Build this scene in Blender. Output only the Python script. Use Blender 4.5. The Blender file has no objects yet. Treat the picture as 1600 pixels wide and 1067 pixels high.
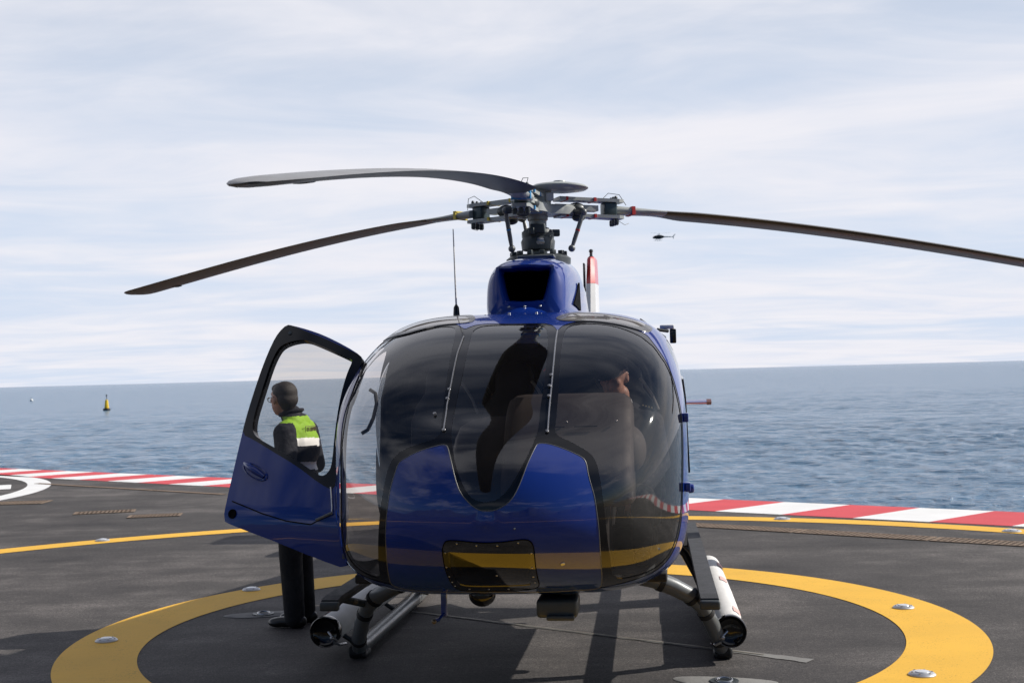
import bpy, bmesh, math, random
import numpy as np
from math import radians, sin, cos, pi
from mathutils import Vector, Matrix, Quaternion
from mathutils.geometry import delaunay_2d_cdt

scene = bpy.context.scene
COL = scene.collection

# ------------------------------------------------------------------ camera
EYE = 1.85
cam_data = bpy.data.cameras.new("camera")
cam_data.sensor_width = 36.0
cam_data.lens = 45.0
cam_data.clip_start = 0.05
cam_data.clip_end = 120000
cam = bpy.data.objects.new("camera", cam_data)
COL.objects.link(cam)
PITCH = math.atan(50.5 * cos(0.02624) / 2000.0)
ROLL = math.atan(42.0 / 1600.0)
cam.matrix_world = (Matrix.Translation((0, 0, EYE)) @ Matrix.Rotation(radians(90) + PITCH, 4, 'X')
                    @ Matrix.Rotation(-ROLL, 4, 'Z'))
scene.camera = cam
cam_data.dof.use_dof = True
cam_data.dof.focus_distance = 7.4
cam_data.dof.aperture_fstop = 8.0

# ------------------------------------------------------------------ light
SUN_EL, SUN_AZ = radians(35.5), radians(9.0)      # azimuth from +x (image right) towards +y
sd = bpy.data.lights.new("sun", 'SUN')
sd.energy = 5.0
sd.angle = radians(0.5)
sd.color = (1.0, 0.95, 0.87)
sun = bpy.data.objects.new("sun", sd)
COL.objects.link(sun)
sv = Vector((cos(SUN_EL) * cos(SUN_AZ), cos(SUN_EL) * sin(SUN_AZ), sin(SUN_EL)))
sun.rotation_euler = sv.to_track_quat('Z', 'Y').to_euler()
sun.location = sv * 50

world = bpy.data.worlds.new("World")
scene.world = world
world.use_nodes = True
wt = world.node_tree
wt.nodes.clear()


class NT:
    """tiny node-tree helper"""
    def __init__(self, tree):
        self.t = tree

    def n(self, kind, **kw):
        nd = self.t.nodes.new(kind)
        for k, v in kw.items():
            setattr(nd, k, v)
        return nd

    def l(self, a, b):
        self.t.links.new(a, b)

    def val(self, sock, v):
        if isinstance(v, bpy.types.NodeSocket):
            self.l(v, sock)
        else:
            sock.default_value = v

    def math(self, op, a, b=None, c=None, clamp=False):
        nd = self.n('ShaderNodeMath', operation=op, use_clamp=clamp)
        self.val(nd.inputs[0], a)
        if b is not None:
            self.val(nd.inputs[1], b)
        if c is not None:
            self.val(nd.inputs[2], c)
        return nd.outputs[0]

    def noise(self, vec, scale, detail=4, rough=0.5, dist=0.0):
        nd = self.n('ShaderNodeTexNoise')
        if vec is not None:
            self.l(vec, nd.inputs['Vector'])
        nd.inputs['Scale'].default_value = scale
        nd.inputs['Detail'].default_value = detail
        nd.inputs['Roughness'].default_value = rough
        nd.inputs['Distortion'].default_value = dist
        return nd.outputs['Fac']

    def ramp(self, fac, stops):
        nd = self.n('ShaderNodeValToRGB')
        el = nd.color_ramp.elements
        while len(el) < len(stops):
            el.new(0.5)
        for e, (p, c) in zip(el, stops):
            e.position = p
            e.color = (*c, 1) if len(c) == 3 else c
        self.l(fac, nd.inputs[0])
        return nd.outputs[0]

    def mix(self, fac, a, b, mode='MIX'):
        nd = self.n('ShaderNodeMix', data_type='RGBA', blend_type=mode)
        self.val(nd.inputs[0], fac)
        self.val(nd.inputs[6], a if isinstance(a, bpy.types.NodeSocket) else (*a, 1))
        self.val(nd.inputs[7], b if isinstance(b, bpy.types.NodeSocket) else (*b, 1))
        return nd.outputs[2]

    def mapping(self, vec, scale=(1, 1, 1), rot=(0, 0, 0), loc=(0, 0, 0)):
        nd = self.n('ShaderNodeMapping')
        nd.inputs['Scale'].default_value = scale
        nd.inputs['Rotation'].default_value = rot
        nd.inputs['Location'].default_value = loc
        self.l(vec, nd.inputs['Vector'])
        return nd.outputs[0]


W = NT(wt)
sky = W.n('ShaderNodeTexSky', sky_type='NISHITA', sun_disc=False)
sky.sun_elevation = SUN_EL
sky.sun_rotation = radians(90) - SUN_AZ
sky.air_density = 1.0
sky.dust_density = 1.2
sky.ozone_density = 1.0
tc = W.n('ShaderNodeTexCoord')
sep = W.n('ShaderNodeSeparateXYZ')
W.l(tc.outputs['Generated'], sep.inputs[0])
zz = W.math('MAXIMUM', sep.outputs[2], 0.0)
den = W.math('ADD', zz, 0.07)
comb = W.n('ShaderNodeCombineXYZ')
W.l(W.math('DIVIDE', sep.outputs[0], den), comb.inputs[0])
W.l(W.math('DIVIDE', sep.outputs[1], den), comb.inputs[1])
vec = comb.outputs[0]
big = W.noise(W.mapping(vec, (0.30, 0.42, 1), (0, 0, 0.12), (3.1, 7.4, 0)), 1.0, 5, 0.55, 0.5)
fine = W.noise(W.mapping(vec, (0.85, 1.25, 1), (0, 0, -0.1), (9.0, 2.0, 0)), 1.0, 6, 0.58, 0.7)
cov = W.math('ADD', W.math('MULTIPLY', big, 0.62), W.math('MULTIPLY', fine, 0.38))
mask = W.n('ShaderNodeMapRange', interpolation_type='SMOOTHSTEP')
W.l(cov, mask.inputs[0])
mask.inputs[1].default_value = 0.36
mask.inputs[2].default_value = 0.60
mask.inputs[3].default_value = 0.30
mask.inputs[4].default_value = 1.0
# the cloud veil is thick towards the horizon and thins out overhead
thin = W.n('ShaderNodeMapRange', interpolation_type='SMOOTHSTEP')
W.l(zz, thin.inputs[0])
thin.inputs[1].default_value = 0.36
thin.inputs[2].default_value = 0.66
thin.inputs[3].default_value = 1.0
thin.inputs[4].default_value = 0.0
# it lies over the open sea; towards the land (behind the camera) the sky clears
front = W.n('ShaderNodeMapRange', interpolation_type='SMOOTHSTEP')
W.l(sep.outputs[1], front.inputs[0])
front.inputs[1].default_value = -0.55
front.inputs[2].default_value = 0.45
dens = W.math('MULTIPLY', thin.outputs[0], front.outputs[0])
wisp = W.n('ShaderNodeMapRange', interpolation_type='SMOOTHSTEP')
W.l(cov, wisp.inputs[0])
wisp.inputs[1].default_value = 0.50
wisp.inputs[2].default_value = 0.61
wisp.inputs[3].default_value = 0.0
wisp.inputs[4].default_value = 0.55
cm = W.math('ADD', W.math('MULTIPLY', mask.outputs[0], dens),
            W.math('MULTIPLY', wisp.outputs[0], W.math('SUBTRACT', 1.0, dens)))
low = W.n('ShaderNodeMapRange', interpolation_type='SMOOTHSTEP')
W.l(zz, low.inputs[0])
low.inputs[1].default_value = 0.05
low.inputs[2].default_value = 0.70
low.inputs[3].default_value = 0.97
low.inputs[4].default_value = 0.0
skyc = W.mix(1.0, sky.outputs[0], (0.028, 0.038, 0.052), 'MULTIPLY')
skyc = W.mix(W.math('MULTIPLY', low.outputs[0], front.outputs[0]), skyc, (0.58, 0.70, 0.88))
cloudc = W.mix(fine, (0.79, 0.795, 0.875), (0.885, 0.875, 0.91))
tot = W.mix(cm, skyc, cloudc)
bg = W.n('ShaderNodeBackground')
W.l(tot, bg.inputs[0])
bg.inputs[1].default_value = 1.0
wo = W.n('ShaderNodeOutputWorld')
W.l(bg.outputs[0], wo.inputs[0])

scene.view_settings.view_transform = 'Standard'
scene.view_settings.look = 'None'
scene.view_settings.exposure = 0.05
scene.view_settings.gamma = 1.0
scene.cycles.transparent_max_bounces = 24
scene.cycles.max_bounces = 10
scene.cycles.caustics_reflective = False
scene.cycles.caustics_refractive = False

# ------------------------------------------------------------------ materials
MATS = {}


def base_mat(name):
    m = bpy.data.materials.new(name)
    m.use_nodes = True
    t = NT(m.node_tree)
    p = m.node_tree.nodes['Principled BSDF']
    MATS[name] = m
    return m, t, p


def simple(name, col, rough=0.5, metal=0.0, coat=0.0, coat_r=0.03, spec=0.5, vary=0.12, vscale=6.0, bump=0.0, bscale=60, ior=1.5):
    m, t, p = base_mat(name)
    tcd = t.n('ShaderNodeTexCoord')
    f = t.noise(tcd.outputs['Object'], vscale, 5, 0.6)
    a = tuple(c * (1 - vary) for c in col)
    b = tuple(min(1, c * (1 + vary)) for c in col)
    t.l(t.mix(f, a, b), p.inputs['Base Color'])
    p.inputs['Metallic'].default_value = metal
    rr = t.n('ShaderNodeMapRange')
    t.l(t.noise(tcd.outputs['Object'], vscale * 2.3, 4, 0.6), rr.inputs[0])
    rr.inputs[1].default_value = 0.3
    rr.inputs[2].default_value = 0.7
    rr.inputs[3].default_value = rough * 0.85
    rr.inputs[4].default_value = min(1, rough * 1.15)
    t.l(rr.outputs[0], p.inputs['Roughness'])
    p.inputs['Coat Weight'].default_value = coat
    p.inputs['Coat Roughness'].default_value = coat_r
    p.inputs['Coat IOR'].default_value = ior
    p.inputs['Specular IOR Level'].default_value = spec
    if bump:
        bn = t.n('ShaderNodeBump')
        bn.inputs['Strength'].default_value = bump
        bn.inputs['Distance'].default_value = 0.01
        t.l(t.noise(tcd.outputs['Object'], bscale, 4, 0.6), bn.inputs['Height'])
        t.l(bn.outputs[0], p.inputs['Normal'])
    return m


simple('paint_blue', (0.004, 0.029, 0.225), 0.45, 0.0, 1.0, 0.018, 0.1, 0.10, 2.5, ior=1.62)
simple('paint_white', (0.72, 0.72, 0.71), 0.35, 0, 0.5, 0.05)
simple('paint_red', (0.62, 0.02, 0.02), 0.35, 0, 0.6, 0.05)
simple('black_trim', (0.006, 0.006, 0.007), 0.09, 0, 0.0, 0.06, 0.50)
simple('chin_black', (0.006, 0.006, 0.007), 0.05, spec=1.0)
simple('grey_trim', (0.10, 0.10, 0.105), 0.40, 0, 0.3, 0.1)
simple('rubber', (0.012, 0.012, 0.013), 0.6)
simple('dark_void', (0.003, 0.003, 0.003), 0.9, spec=0.1)
simple('grey_metal', (0.15, 0.158, 0.16), 0.38, 0.12, 0.15, vary=0.2, vscale=9, bump=0.05)
simple('steel', (0.42, 0.42, 0.43), 0.28, 0.9, vary=0.2)
simple('hub_grey', (0.37, 0.39, 0.38), 0.42, 0.0, 0.2, vary=0.18, vscale=8)
simple('hub_dark', (0.05, 0.06, 0.065), 0.45, 0.1, 0.1, vary=0.35, vscale=12)
simple('teal_metal', (0.035, 0.06, 0.07), 0.4, 0.2, 0.2)
simple('step_grip', (0.045, 0.047, 0.052), 0.75, bump=0.5, bscale=220)
simple('cloth_white', (0.66, 0.65, 0.63), 0.8, vary=0.15, vscale=5, bump=0.6, bscale=14)
simple('nav_red', (0.10, 0.012, 0.010), 0.4)
simple('faded_red', (0.62, 0.40, 0.37), 0.8, vary=0.2, vscale=30)
simple('tape_red', (0.60, 0.03, 0.03), 0.5)
simple('tape_yellow', (0.65, 0.50, 0.05), 0.5)
simple('tape_blue', (0.05, 0.30, 0.60), 0.5)
simple('cabin_grey', (0.044, 0.039, 0.038), 0.7, vary=0.1, bump=0.15, bscale=150)
simple('cabin_dark', (0.014, 0.014, 0.016), 0.8)
simple('seat_leather', (0.022, 0.022, 0.025), 0.55, bump=0.1, bscale=90)
simple('piping', (0.34, 0.32, 0.29), 0.6)
simple('skin', (0.62, 0.33, 0.235), 0.5, vary=0.12, vscale=20)
simple('hair_dark', (0.022, 0.016, 0.013), 0.55, vary=0.4, vscale=60, bump=0.6, bscale=160)
simple('navy_cloth', (0.005, 0.006, 0.014), 0.85, vary=0.3, vscale=14, bump=1.0, bscale=16)
simple('hivis_green', (0.25, 0.46, 0.02), 0.75, vary=0.15, vscale=14, bump=0.9, bscale=16)
simple('reflective_tape', (0.90, 0.90, 0.88), 0.45, vary=0.08)
simple('black_cloth', (0.008, 0.008, 0.010), 0.85, vary=0.3, bump=1.0, bscale=14)
simple('shoe_black', (0.008, 0.008, 0.008), 0.3)
simple('shirt_white', (0.78, 0.78, 0.80), 0.8)
simple('gold_braid', (0.55, 0.45, 0.22), 0.5)
simple('buoy_yellow', (0.80, 0.52, 0.02), 0.5)
simple('lamp_lens', (0.55, 0.58, 0.62), 0.12, 0, 0.6)
simple('cast_alu', (0.50, 0.51, 0.53), 0.42, 0.6, vary=0.2, vscale=30)
simple('rust_grate', (0.21, 0.15, 0.105), 0.85, vary=0.55, vscale=7)
simple('pit_floor', (0.03, 0.022, 0.018), 0.95)
simple('bolt', (0.45, 0.42, 0.36), 0.3, 0.8)


def glass(name, tint, rough=0.022, dirt_sheen=0.03, f0=0.085):
    """thin tinted acrylic: tinted see-through plus a Schlick surface reflection"""
    m = bpy.data.materials.new(name)
    m.use_nodes = True
    t = NT(m.node_tree)
    m.node_tree.nodes.clear()
    g = t.n('ShaderNodeNewGeometry')
    dp = t.n('ShaderNodeVectorMath', operation='DOT_PRODUCT')
    t.l(g.outputs['Normal'], dp.inputs[0])
    t.l(g.outputs['Incoming'], dp.inputs[1])
    c = t.math('ABSOLUTE', dp.outputs['Value'])
    f = t.math('POWER', t.math('SUBTRACT', 1.0, c, clamp=True), 4.6)
    f = t.math('MULTIPLY_ADD', f, 0.90, f0, clamp=True)
    tr = t.n('ShaderNodeBsdfTransparent')
    tr.inputs[0].default_value = (*tint, 1)
    gl = t.n('ShaderNodeBsdfGlossy')
    gl.inputs[0].default_value = (1, 1, 1, 1)
    gl.inputs[1].default_value = rough
    df = t.n('ShaderNodeBsdfDiffuse')
    df.inputs[0].default_value = (0.35, 0.33, 0.32, 1)
    tcd = t.n('ShaderNodeTexCoord')
    d = t.noise(tcd.outputs['Object'], 3.0, 6, 0.65)
    mx0 = t.n('ShaderNodeMixShader')
    t.l(t.math('MULTIPLY', d, dirt_sheen), mx0.inputs[0])
    t.l(tr.outputs[0], mx0.inputs[1])
    t.l(df.outputs[0], mx0.inputs[2])
    mx = t.n('ShaderNodeMixShader')
    t.l(f, mx.inputs[0])
    t.l(mx0.outputs[0], mx.inputs[1])
    t.l(gl.outputs[0], mx.inputs[2])
    o = t.n('ShaderNodeOutputMaterial')
    t.l(mx.outputs[0], o.inputs[0])
    MATS[name] = m
    return m


glass('windscreen_glass', (0.72, 0.67, 0.64), rough=0.03, dirt_sheen=0.02)
glass('roof_glass', (0.10, 0.10, 0.10), dirt_sheen=0.95)  # near-full diffuse mix paints in the pale grazing sky reflection
glass('door_glass', (0.78, 0.75, 0.72), dirt_sheen=0.0, f0=0.03)
glass('side_glass', (0.55, 0.55, 0.55))
glass('chin_glass', (0.05, 0.05, 0.05), dirt_sheen=0.02)


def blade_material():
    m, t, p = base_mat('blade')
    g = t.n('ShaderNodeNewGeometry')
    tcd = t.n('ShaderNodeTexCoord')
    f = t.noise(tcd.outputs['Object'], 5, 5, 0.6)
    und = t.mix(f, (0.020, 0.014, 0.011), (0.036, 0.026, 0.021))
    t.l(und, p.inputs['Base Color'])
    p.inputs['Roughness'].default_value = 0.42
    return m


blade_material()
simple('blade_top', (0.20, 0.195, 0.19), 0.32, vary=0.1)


def asphalt_material():
    m, t, p = base_mat('asphalt')
    tcd = t.n('ShaderNodeTexCoord')
    P = tcd.outputs['Object']
    bigf = t.noise(P, 0.28, 6, 0.62, 0.4)
    streak = t.noise(t.mapping(P, (0.16, 1.1, 1), (0, 0, 0.25)), 1.0, 6, 0.6)
    mid = t.noise(P, 2.3, 6, 0.65)
    fine_ = t.math('ADD', t.math('MULTIPLY', t.noise(P, 95, 2, 0.7), 0.6), t.math('MULTIPLY', t.noise(P, 34, 4, 0.75), 0.4))
    v = t.math('ADD', t.math('MULTIPLY', bigf, 0.42), t.math('MULTIPLY', streak, 0.34))
    v = t.math('ADD', v, t.math('MULTIPLY', mid, 0.24))
    c = t.ramp(v, [(0.36, (0.020, 0.018, 0.0185)), (0.50, (0.056, 0.051, 0.049)), (0.62, (0.130, 0.118, 0.112))])
    sp = t.ramp(fine_, [(0.36, (0.22, 0.22, 0.22)), (0.5, (1, 1, 1)), (0.62, (2.2, 2.15, 2.1))])
    c = t.mix(0.85, c, sp, 'MULTIPLY')
    # oil spots
    vo = t.n('ShaderNodeTexVoronoi')
    t.l(P, vo.inputs['Vector'])
    vo.inputs['Scale'].default_value = 0.42
    wob = t.math('ADD', vo.outputs['Distance'], t.math('MULTIPLY', t.noise(P, 6, 3), 0.12))
    spot = t.ramp(wob, [(0.105, (0.62, 0.62, 0.62)), (0.17, (1, 1, 1))])
    c = t.mix(0.9, c, spot, 'MULTIPLY')
    # pale grit and scuffs
    grit = t.ramp(t.noise(P, 24, 3, 0.6), [(0.60, (1, 1, 1)), (0.70, (1.9, 1.85, 1.8))])
    c = t.mix(0.8, c, grit, 'MULTIPLY')
    sc = t.noise(t.mapping(P, (1.2, 9.0, 1), (0, 0, 0.7)), 1.0, 5, 0.7, 0.6)
    scuff = t.ramp(sc, [(0.30, (0.70, 0.70, 0.72)), (0.42, (1, 1, 1)), (0.62, (1, 1, 1)), (0.72, (1.45, 1.42, 1.4))])
    c = t.mix(0.75, c, scuff, 'MULTIPLY')
    t.l(c, p.inputs['Base Color'])
    p.inputs['Roughness'].default_value = 0.78
    p.inputs['Specular IOR Level'].default_value = 0.35
    bn = t.n('ShaderNodeBump')
    bn.inputs['Strength'].default_value = 0.55
    bn.inputs['Distance'].default_value = 0.006
    t.l(fine_, bn.inputs['Height'])
    t.l(bn.outputs[0], p.inputs['Normal'])


def marking_material(name, col, wear=0.5):
    m, t, p = base_mat(name)
    tcd = t.n('ShaderNodeTexCoord')
    P = tcd.outputs['Object']
    f = t.noise(P, 1.1, 6, 0.6)
    g = t.noise(P, 80, 3, 0.7)
    dk = tuple(c * 0.74 for c in col)
    c = t.mix(f, dk, tuple(min(1, c * 1.12) for c in col))
    pit = t.math('ADD', g, t.math('MULTIPLY', t.noise(P, 3.0, 5, 0.6), 0.35))
    k = t.ramp(pit, [(0.50 - 0.12 * wear * 0, (0.30, 0.26, 0.24)), (0.555, (1, 1, 1))])
    c = t.mix(wear, c, k, 'MULTIPLY')
    t.l(c, p.inputs['Base Color'])
    p.inputs['Roughness'].default_value = 0.68
    bn = t.n('ShaderNodeBump')
    bn.inputs['Strength'].default_value = 0.4
    bn.inputs['Distance'].default_value = 0.005
    t.l(g, bn.inputs['Height'])
    t.l(bn.outputs[0], p.inputs['Normal'])


asphalt_material()
marking_material('mark_yellow', (0.86, 0.48, 0.035), 0.6)
marking_material('mark_white', (0.84, 0.84, 0.83), 0.2)
marking_material('mark_red', (0.66, 0.06, 0.075), 0.25)
simple('mortar_grey', (0.20, 0.195, 0.185), 0.85, vary=0.25, vscale=8, bump=0.4)
simple('brass_strip', (0.16, 0.13, 0.085), 0.5, 0.4, vary=0.3)
simple('concrete', (0.28, 0.27, 0.255), 0.85, vary=0.2, vscale=1.5, bump=0.3, bscale=20)


def sea_material():
    m, t, p = base_mat('sea_water')
    tcd = t.n('ShaderNodeTexCoord')
    P = tcd.outputs['Object']
    f = t.noise(t.mapping(P, (0.012, 0.03, 1)), 1.0, 5, 0.6)
    t.l(t.mix(f, (0.050, 0.140, 0.250), (0.078, 0.172, 0.285)), p.inputs['Base Color'])
    sx = t.n('ShaderNodeVectorMath', operation='LENGTH')
    t.l(P, sx.inputs[0])
    mr = t.n('ShaderNodeMapRange', interpolation_type='SMOOTHSTEP')
    t.l(t.math('LOGARITHM', sx.outputs['Value'], 10.0), mr.inputs[0])
    mr.inputs[1].default_value = 1.8
    mr.inputs[2].default_value = 3.2
    mr.inputs[3].default_value = 0.14
    mr.inputs[4].default_value = 0.18
    t.l(mr.outputs[0], p.inputs['Roughness'])
    p.inputs['IOR'].default_value = 1.333
    h1 = t.noise(t.mapping(P, (1.5, 2.0, 1), (0, 0, 0.15)), 1.0, 6, 0.62, 0.4)
    h2 = t.noise(t.mapping(P, (0.28, 0.38, 1), (0, 0, -0.1)), 1.0, 5, 0.6, 0.3)
    h3 = t.noise(t.mapping(P, (0.05, 0.11, 1), (0, 0, 0.05)), 1.0, 6, 0.65, 0.3)
    hh = t.math('ADD', t.math('MULTIPLY', h1, 0.36), t.math('MULTIPLY', h2, 0.9))
    hh = t.math('ADD', hh, t.math('MULTIPLY', h3, 5.5))
    bn = t.n('ShaderNodeBump')
    bn.inputs['Strength'].default_value = 1.0
    bn.inputs['Distance'].default_value = 0.55
    t.l(hh, bn.inputs['Height'])
    t.l(bn.outputs[0], p.inputs['Normal'])


sea_material()
simple('hill_scrub', (0.075, 0.075, 0.05), 0.95, vary=0.6, vscale=0.05)

# ------------------------------------------------------------------ mesh helpers


def link(name, me, parent=None):
    o = bpy.data.objects.new(name, me)
    COL.objects.link(o)
    if parent is not None:
        o.parent = parent
    return o


def mesh_obj(name, verts, faces, mats, parent=None, smooth=True, midx=None, sharp=None, normals=None, recalc=True):
    me = bpy.data.meshes.new(name)
    me.from_pydata([tuple(v) for v in verts], [], [tuple(f) for f in faces])
    if isinstance(mats, str):
        mats = [mats]
    for mm in mats:
        me.materials.append(MATS[mm])
    if midx is not None:
        me.polygons.foreach_set('material_index', midx)
    me.polygons.foreach_set('use_smooth', [smooth] * len(me.polygons))
    if normals is None and len(faces) > 1 and recalc:
        bm = bmesh.new(); bm.from_mesh(me)
        bmesh.ops.recalc_face_normals(bm, faces=bm.faces[:])
        bm.to_mesh(me); bm.free()
    me.update()
    if normals is not None:
        me.normals_split_custom_set_from_vertices([tuple(n) for n in normals])
    elif smooth and sharp:
        me.set_sharp_from_angle(angle=radians(sharp))
    return link(name, me, parent)


def tag(o, label=None, cat=None, group=None, kind=None):
    if label:
        o['label'] = label
    if cat:
        o['category'] = cat
    if group:
        o['group'] = group
    if kind:
        o['kind'] = kind
    return o


def empty(name, loc=(0, 0, 0), rz=0.0):
    o = bpy.data.objects.new(name, None)
    COL.objects.link(o)
    o.location = loc
    o.rotation_euler = (0, 0, rz)
    return o


class MB:
    """collects shapes, then becomes ONE mesh object"""
    def __init__(self):
        self.v, self.f, self.m, self.marks = [], [], [], []
        self.mi = 0

    def add(self, vs, fs):
        b = len(self.v)
        self.marks.append((b, len(self.f)))
        self.v += [tuple(float(c) for c in x) for x in vs]
        for f in fs:
            self.f.append(tuple(b + i for i in f))
            self.m.append(self.mi)
        return self

    def loft(self, rings, cap=True, closed=True):
        n = len(rings[0])
        vs = [p for r in rings for p in r]
        fs = []
        for i in range(len(rings) - 1):
            for j in range(n if closed else n - 1):
                k = (j + 1) % n
                fs.append((i * n + j, i * n + k, (i + 1) * n + k, (i + 1) * n + j))
        if cap and closed:
            fs.append(tuple(range(n))[::-1])
            fs.append(tuple((len(rings) - 1) * n + j for j in range(n)))
        return self.add(vs, fs)

    def tube(self, path, r, n=14, cap=True, flat=1.0):
        P = [Vector(p) for p in path]
        if not hasattr(r, '__len__'):
            r = [r] * len(P)
        rings = []
        up = None
        for i, p in enumerate(P):
            t = (P[min(i + 1, len(P) - 1)] - P[max(i - 1, 0)]).normalized()
            if up is None:
                a = Vector((0, 0, 1)) if abs(t.z) < 0.9 else Vector((1, 0, 0))
                up = (a - t * a.dot(t)).normalized()
            else:
                up = (up - t * up.dot(t)).normalized()
            s = t.cross(up)
            rings.append([p + (s * cos(2 * pi * k / n) + up * sin(2 * pi * k / n) * flat) * r[i] for k in range(n)])
        return self.loft(rings, cap)

    def box(self, c, s, rot=None, bev=0.0):
        bm = bmesh.new()
        bmesh.ops.create_cube(bm, size=1.0)
        for v in bm.verts:
            v.co = Vector((v.co.x * s[0], v.co.y * s[1], v.co.z * s[2]))
        if bev:
            bmesh.ops.bevel(bm, geom=bm.edges[:], offset=bev, segments=3, affect='EDGES', profile=0.5)
        M_ = (rot.to_4x4() if rot is not None else Matrix())
        vs = [M_ @ v.co + Vector(c) for v in bm.verts]
        bm.verts.index_update()
        fs = [[v.index for v in f.verts] for f in bm.faces]
        bm.free()
        return self.add(vs, fs)

    def sphere(self, c, s, seg=20, rings=12, rot=None):
        bm = bmesh.new()
        bmesh.ops.create_uvsphere(bm, u_segments=seg, v_segments=rings, radius=1.0)
        M_ = (rot.to_4x4() if rot is not None else Matrix())
        if not hasattr(s, '__len__'):
            s = (s, s, s)
        vs = [M_ @ Vector((v.co.x * s[0], v.co.y * s[1], v.co.z * s[2])) + Vector(c) for v in bm.verts]
        bm.verts.index_update()
        fs = [[v.index for v in f.verts] for f in bm.faces]
        bm.free()
        return self.add(vs, fs)

    def lathe(self, prof, c=(0, 0, 0), axis=(0, 0, 1), n=24):
        q = Vector((0, 0, 1)).rotation_difference(Vector(axis))
        rings = [[q @ Vector((r * cos(2 * pi * k / n), r * sin(2 * pi * k / n), z)) + Vector(c) for k in range(n)]
                 for r, z in prof]
        return self.loft(rings, True)

    def objs(self, name, mats, parent=None, smooth=True, sharp=35):
        """every added shape becomes an object of its own"""
        out = []
        for (v0, f0), (v1, f1) in zip(self.marks, self.marks[1:] + [(len(self.v), len(self.f))]):
            fs = [tuple(i - v0 for i in f) for f in self.f[f0:f1]]
            out.append(mesh_obj(name, self.v[v0:v1], fs, mats, parent, smooth, self.m[f0:f1], sharp))
        return out

    def obj(self, name, mats, parent=None, smooth=True, sharp=35):
        return mesh_obj(name, self.v, self.f, mats, parent, smooth, self.m, sharp)


def chaikin(poly, it=2):
    P = np.array(poly, float)
    for _ in range(it):
        Q = np.roll(P, -1, 0)
        P = np.stack([0.75 * P + 0.25 * Q, 0.25 * P + 0.75 * Q], 1).reshape(-1, 2)
    return P


def resample(poly, step):
    P = np.array(poly, float)
    out = []
    for a, b in zip(P, np.roll(P, -1, 0)):
        n = max(1, int(math.ceil(np.hypot(*(b - a)) / step)))
        for k in range(n):
            out.append(a + (b - a) * k / n)
    out = np.array(out)
    keep = np.r_[True, np.hypot(*(np.diff(out, axis=0)).T) > 1e-5]
    return out[keep]


def inside(poly, pts):
    P = np.array(poly, float)
    x, y = pts[:, 0], pts[:, 1]
    r = np.zeros(len(pts), bool)
    for (x0, y0), (x1, y1) in zip(P, np.roll(P, -1, 0)):
        if y0 == y1:
            continue
        c = ((y0 > y) != (y1 > y)) & (x < (x1 - x0) * (y - y0) / (y1 - y0) + x0)
        r ^= c
    return r


def triangulate(polys, grid, sp):
    """constrained Delaunay: grid points plus the outlines -> points, triangles"""
    pts, edges = [], []
    allp = []
    for P in polys:
        b = len(pts)
        pts += [tuple(p) for p in P]
        edges += [(b + i, b + (i + 1) % len(P)) for i in range(len(P))]
        allp.append(P)
    E = np.vstack(allp)
    keep = []
    for i in range(0, len(grid), 2000):
        g = grid[i:i + 2000]
        d = np.min(((g[:, None, :] - E[None]) ** 2).sum(-1), 1)
        keep.append(g[d > (0.72 * sp) ** 2])
    g = np.vstack(keep)
    pts += [tuple(p) for p in g]
    res = delaunay_2d_cdt([Vector(p) for p in pts], edges, [], 0, 1e-6)
    return np.array([tuple(v) for v in res[0]]), np.array([tuple(f) for f in res[2]], int)

# ------------------------------------------------------------------ helipad deck
SEA_Z = -5.0


def sheet(name, polys, mat, z):
    """flat marking(s) of one paint as one sheet"""
    vs, fs = [], []
    for P in polys:
        b = len(vs)
        vs += [(x, y, z) for x, y in P]
        fs.append(tuple(range(b, b + len(P))))
    o = mesh_obj(name, vs, fs, mat, None, False)
    return tag(o, kind='structure')


def edge_in(x):
    return 18.6 - 0.762 * x


def edge_out(x):
    return 20.36 - 0.765 * x


# the deck: one slab whose seaward edge runs diagonally behind the helicopter
mb = MB()
x0, x1 = -60.0, 30.0
top = [(x0, edge_out(x0) + 0.05), (x0, -70), (x1, -70), (x1, edge_out(x1) + 0.05)]
mb.loft([[(x, y, -1.6) for x, y in top], [(x, y, 0.0) for x, y in top]])
tag(mb.obj('helipad_deck', 'asphalt', None, False), kind='structure')
mb = MB()
mb.loft([[(x, y - 0.8, SEA_Z - 3) for x, y in top], [(x, y - 0.8, -1.6) for x, y in top]])
tag(mb.obj('sea_wall', 'concrete', None, False), kind='structure')


def annulus(cx, cy, r0, r1, a0, a1, n):
    A = np.linspace(a0, a1, n)
    vs = [(cx + r0 * cos(a), cy + r0 * sin(a)) for a in A] + [(cx + r1 * cos(a), cy + r1 * sin(a)) for a in A]
    return vs, [(i, i + 1, n + i + 1, n + i) for i in range(n - 1)]


def ring(name, cx, cy, r0, r1, mat, z, a0=0.0, a1=2 * pi, n=220):
    vs, fs = annulus(cx, cy, r0, r1, a0, a1, n)
    return tag(mesh_obj(name, [(x, y, z) for x, y in vs], fs, mat, None, False), kind='structure')


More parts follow.
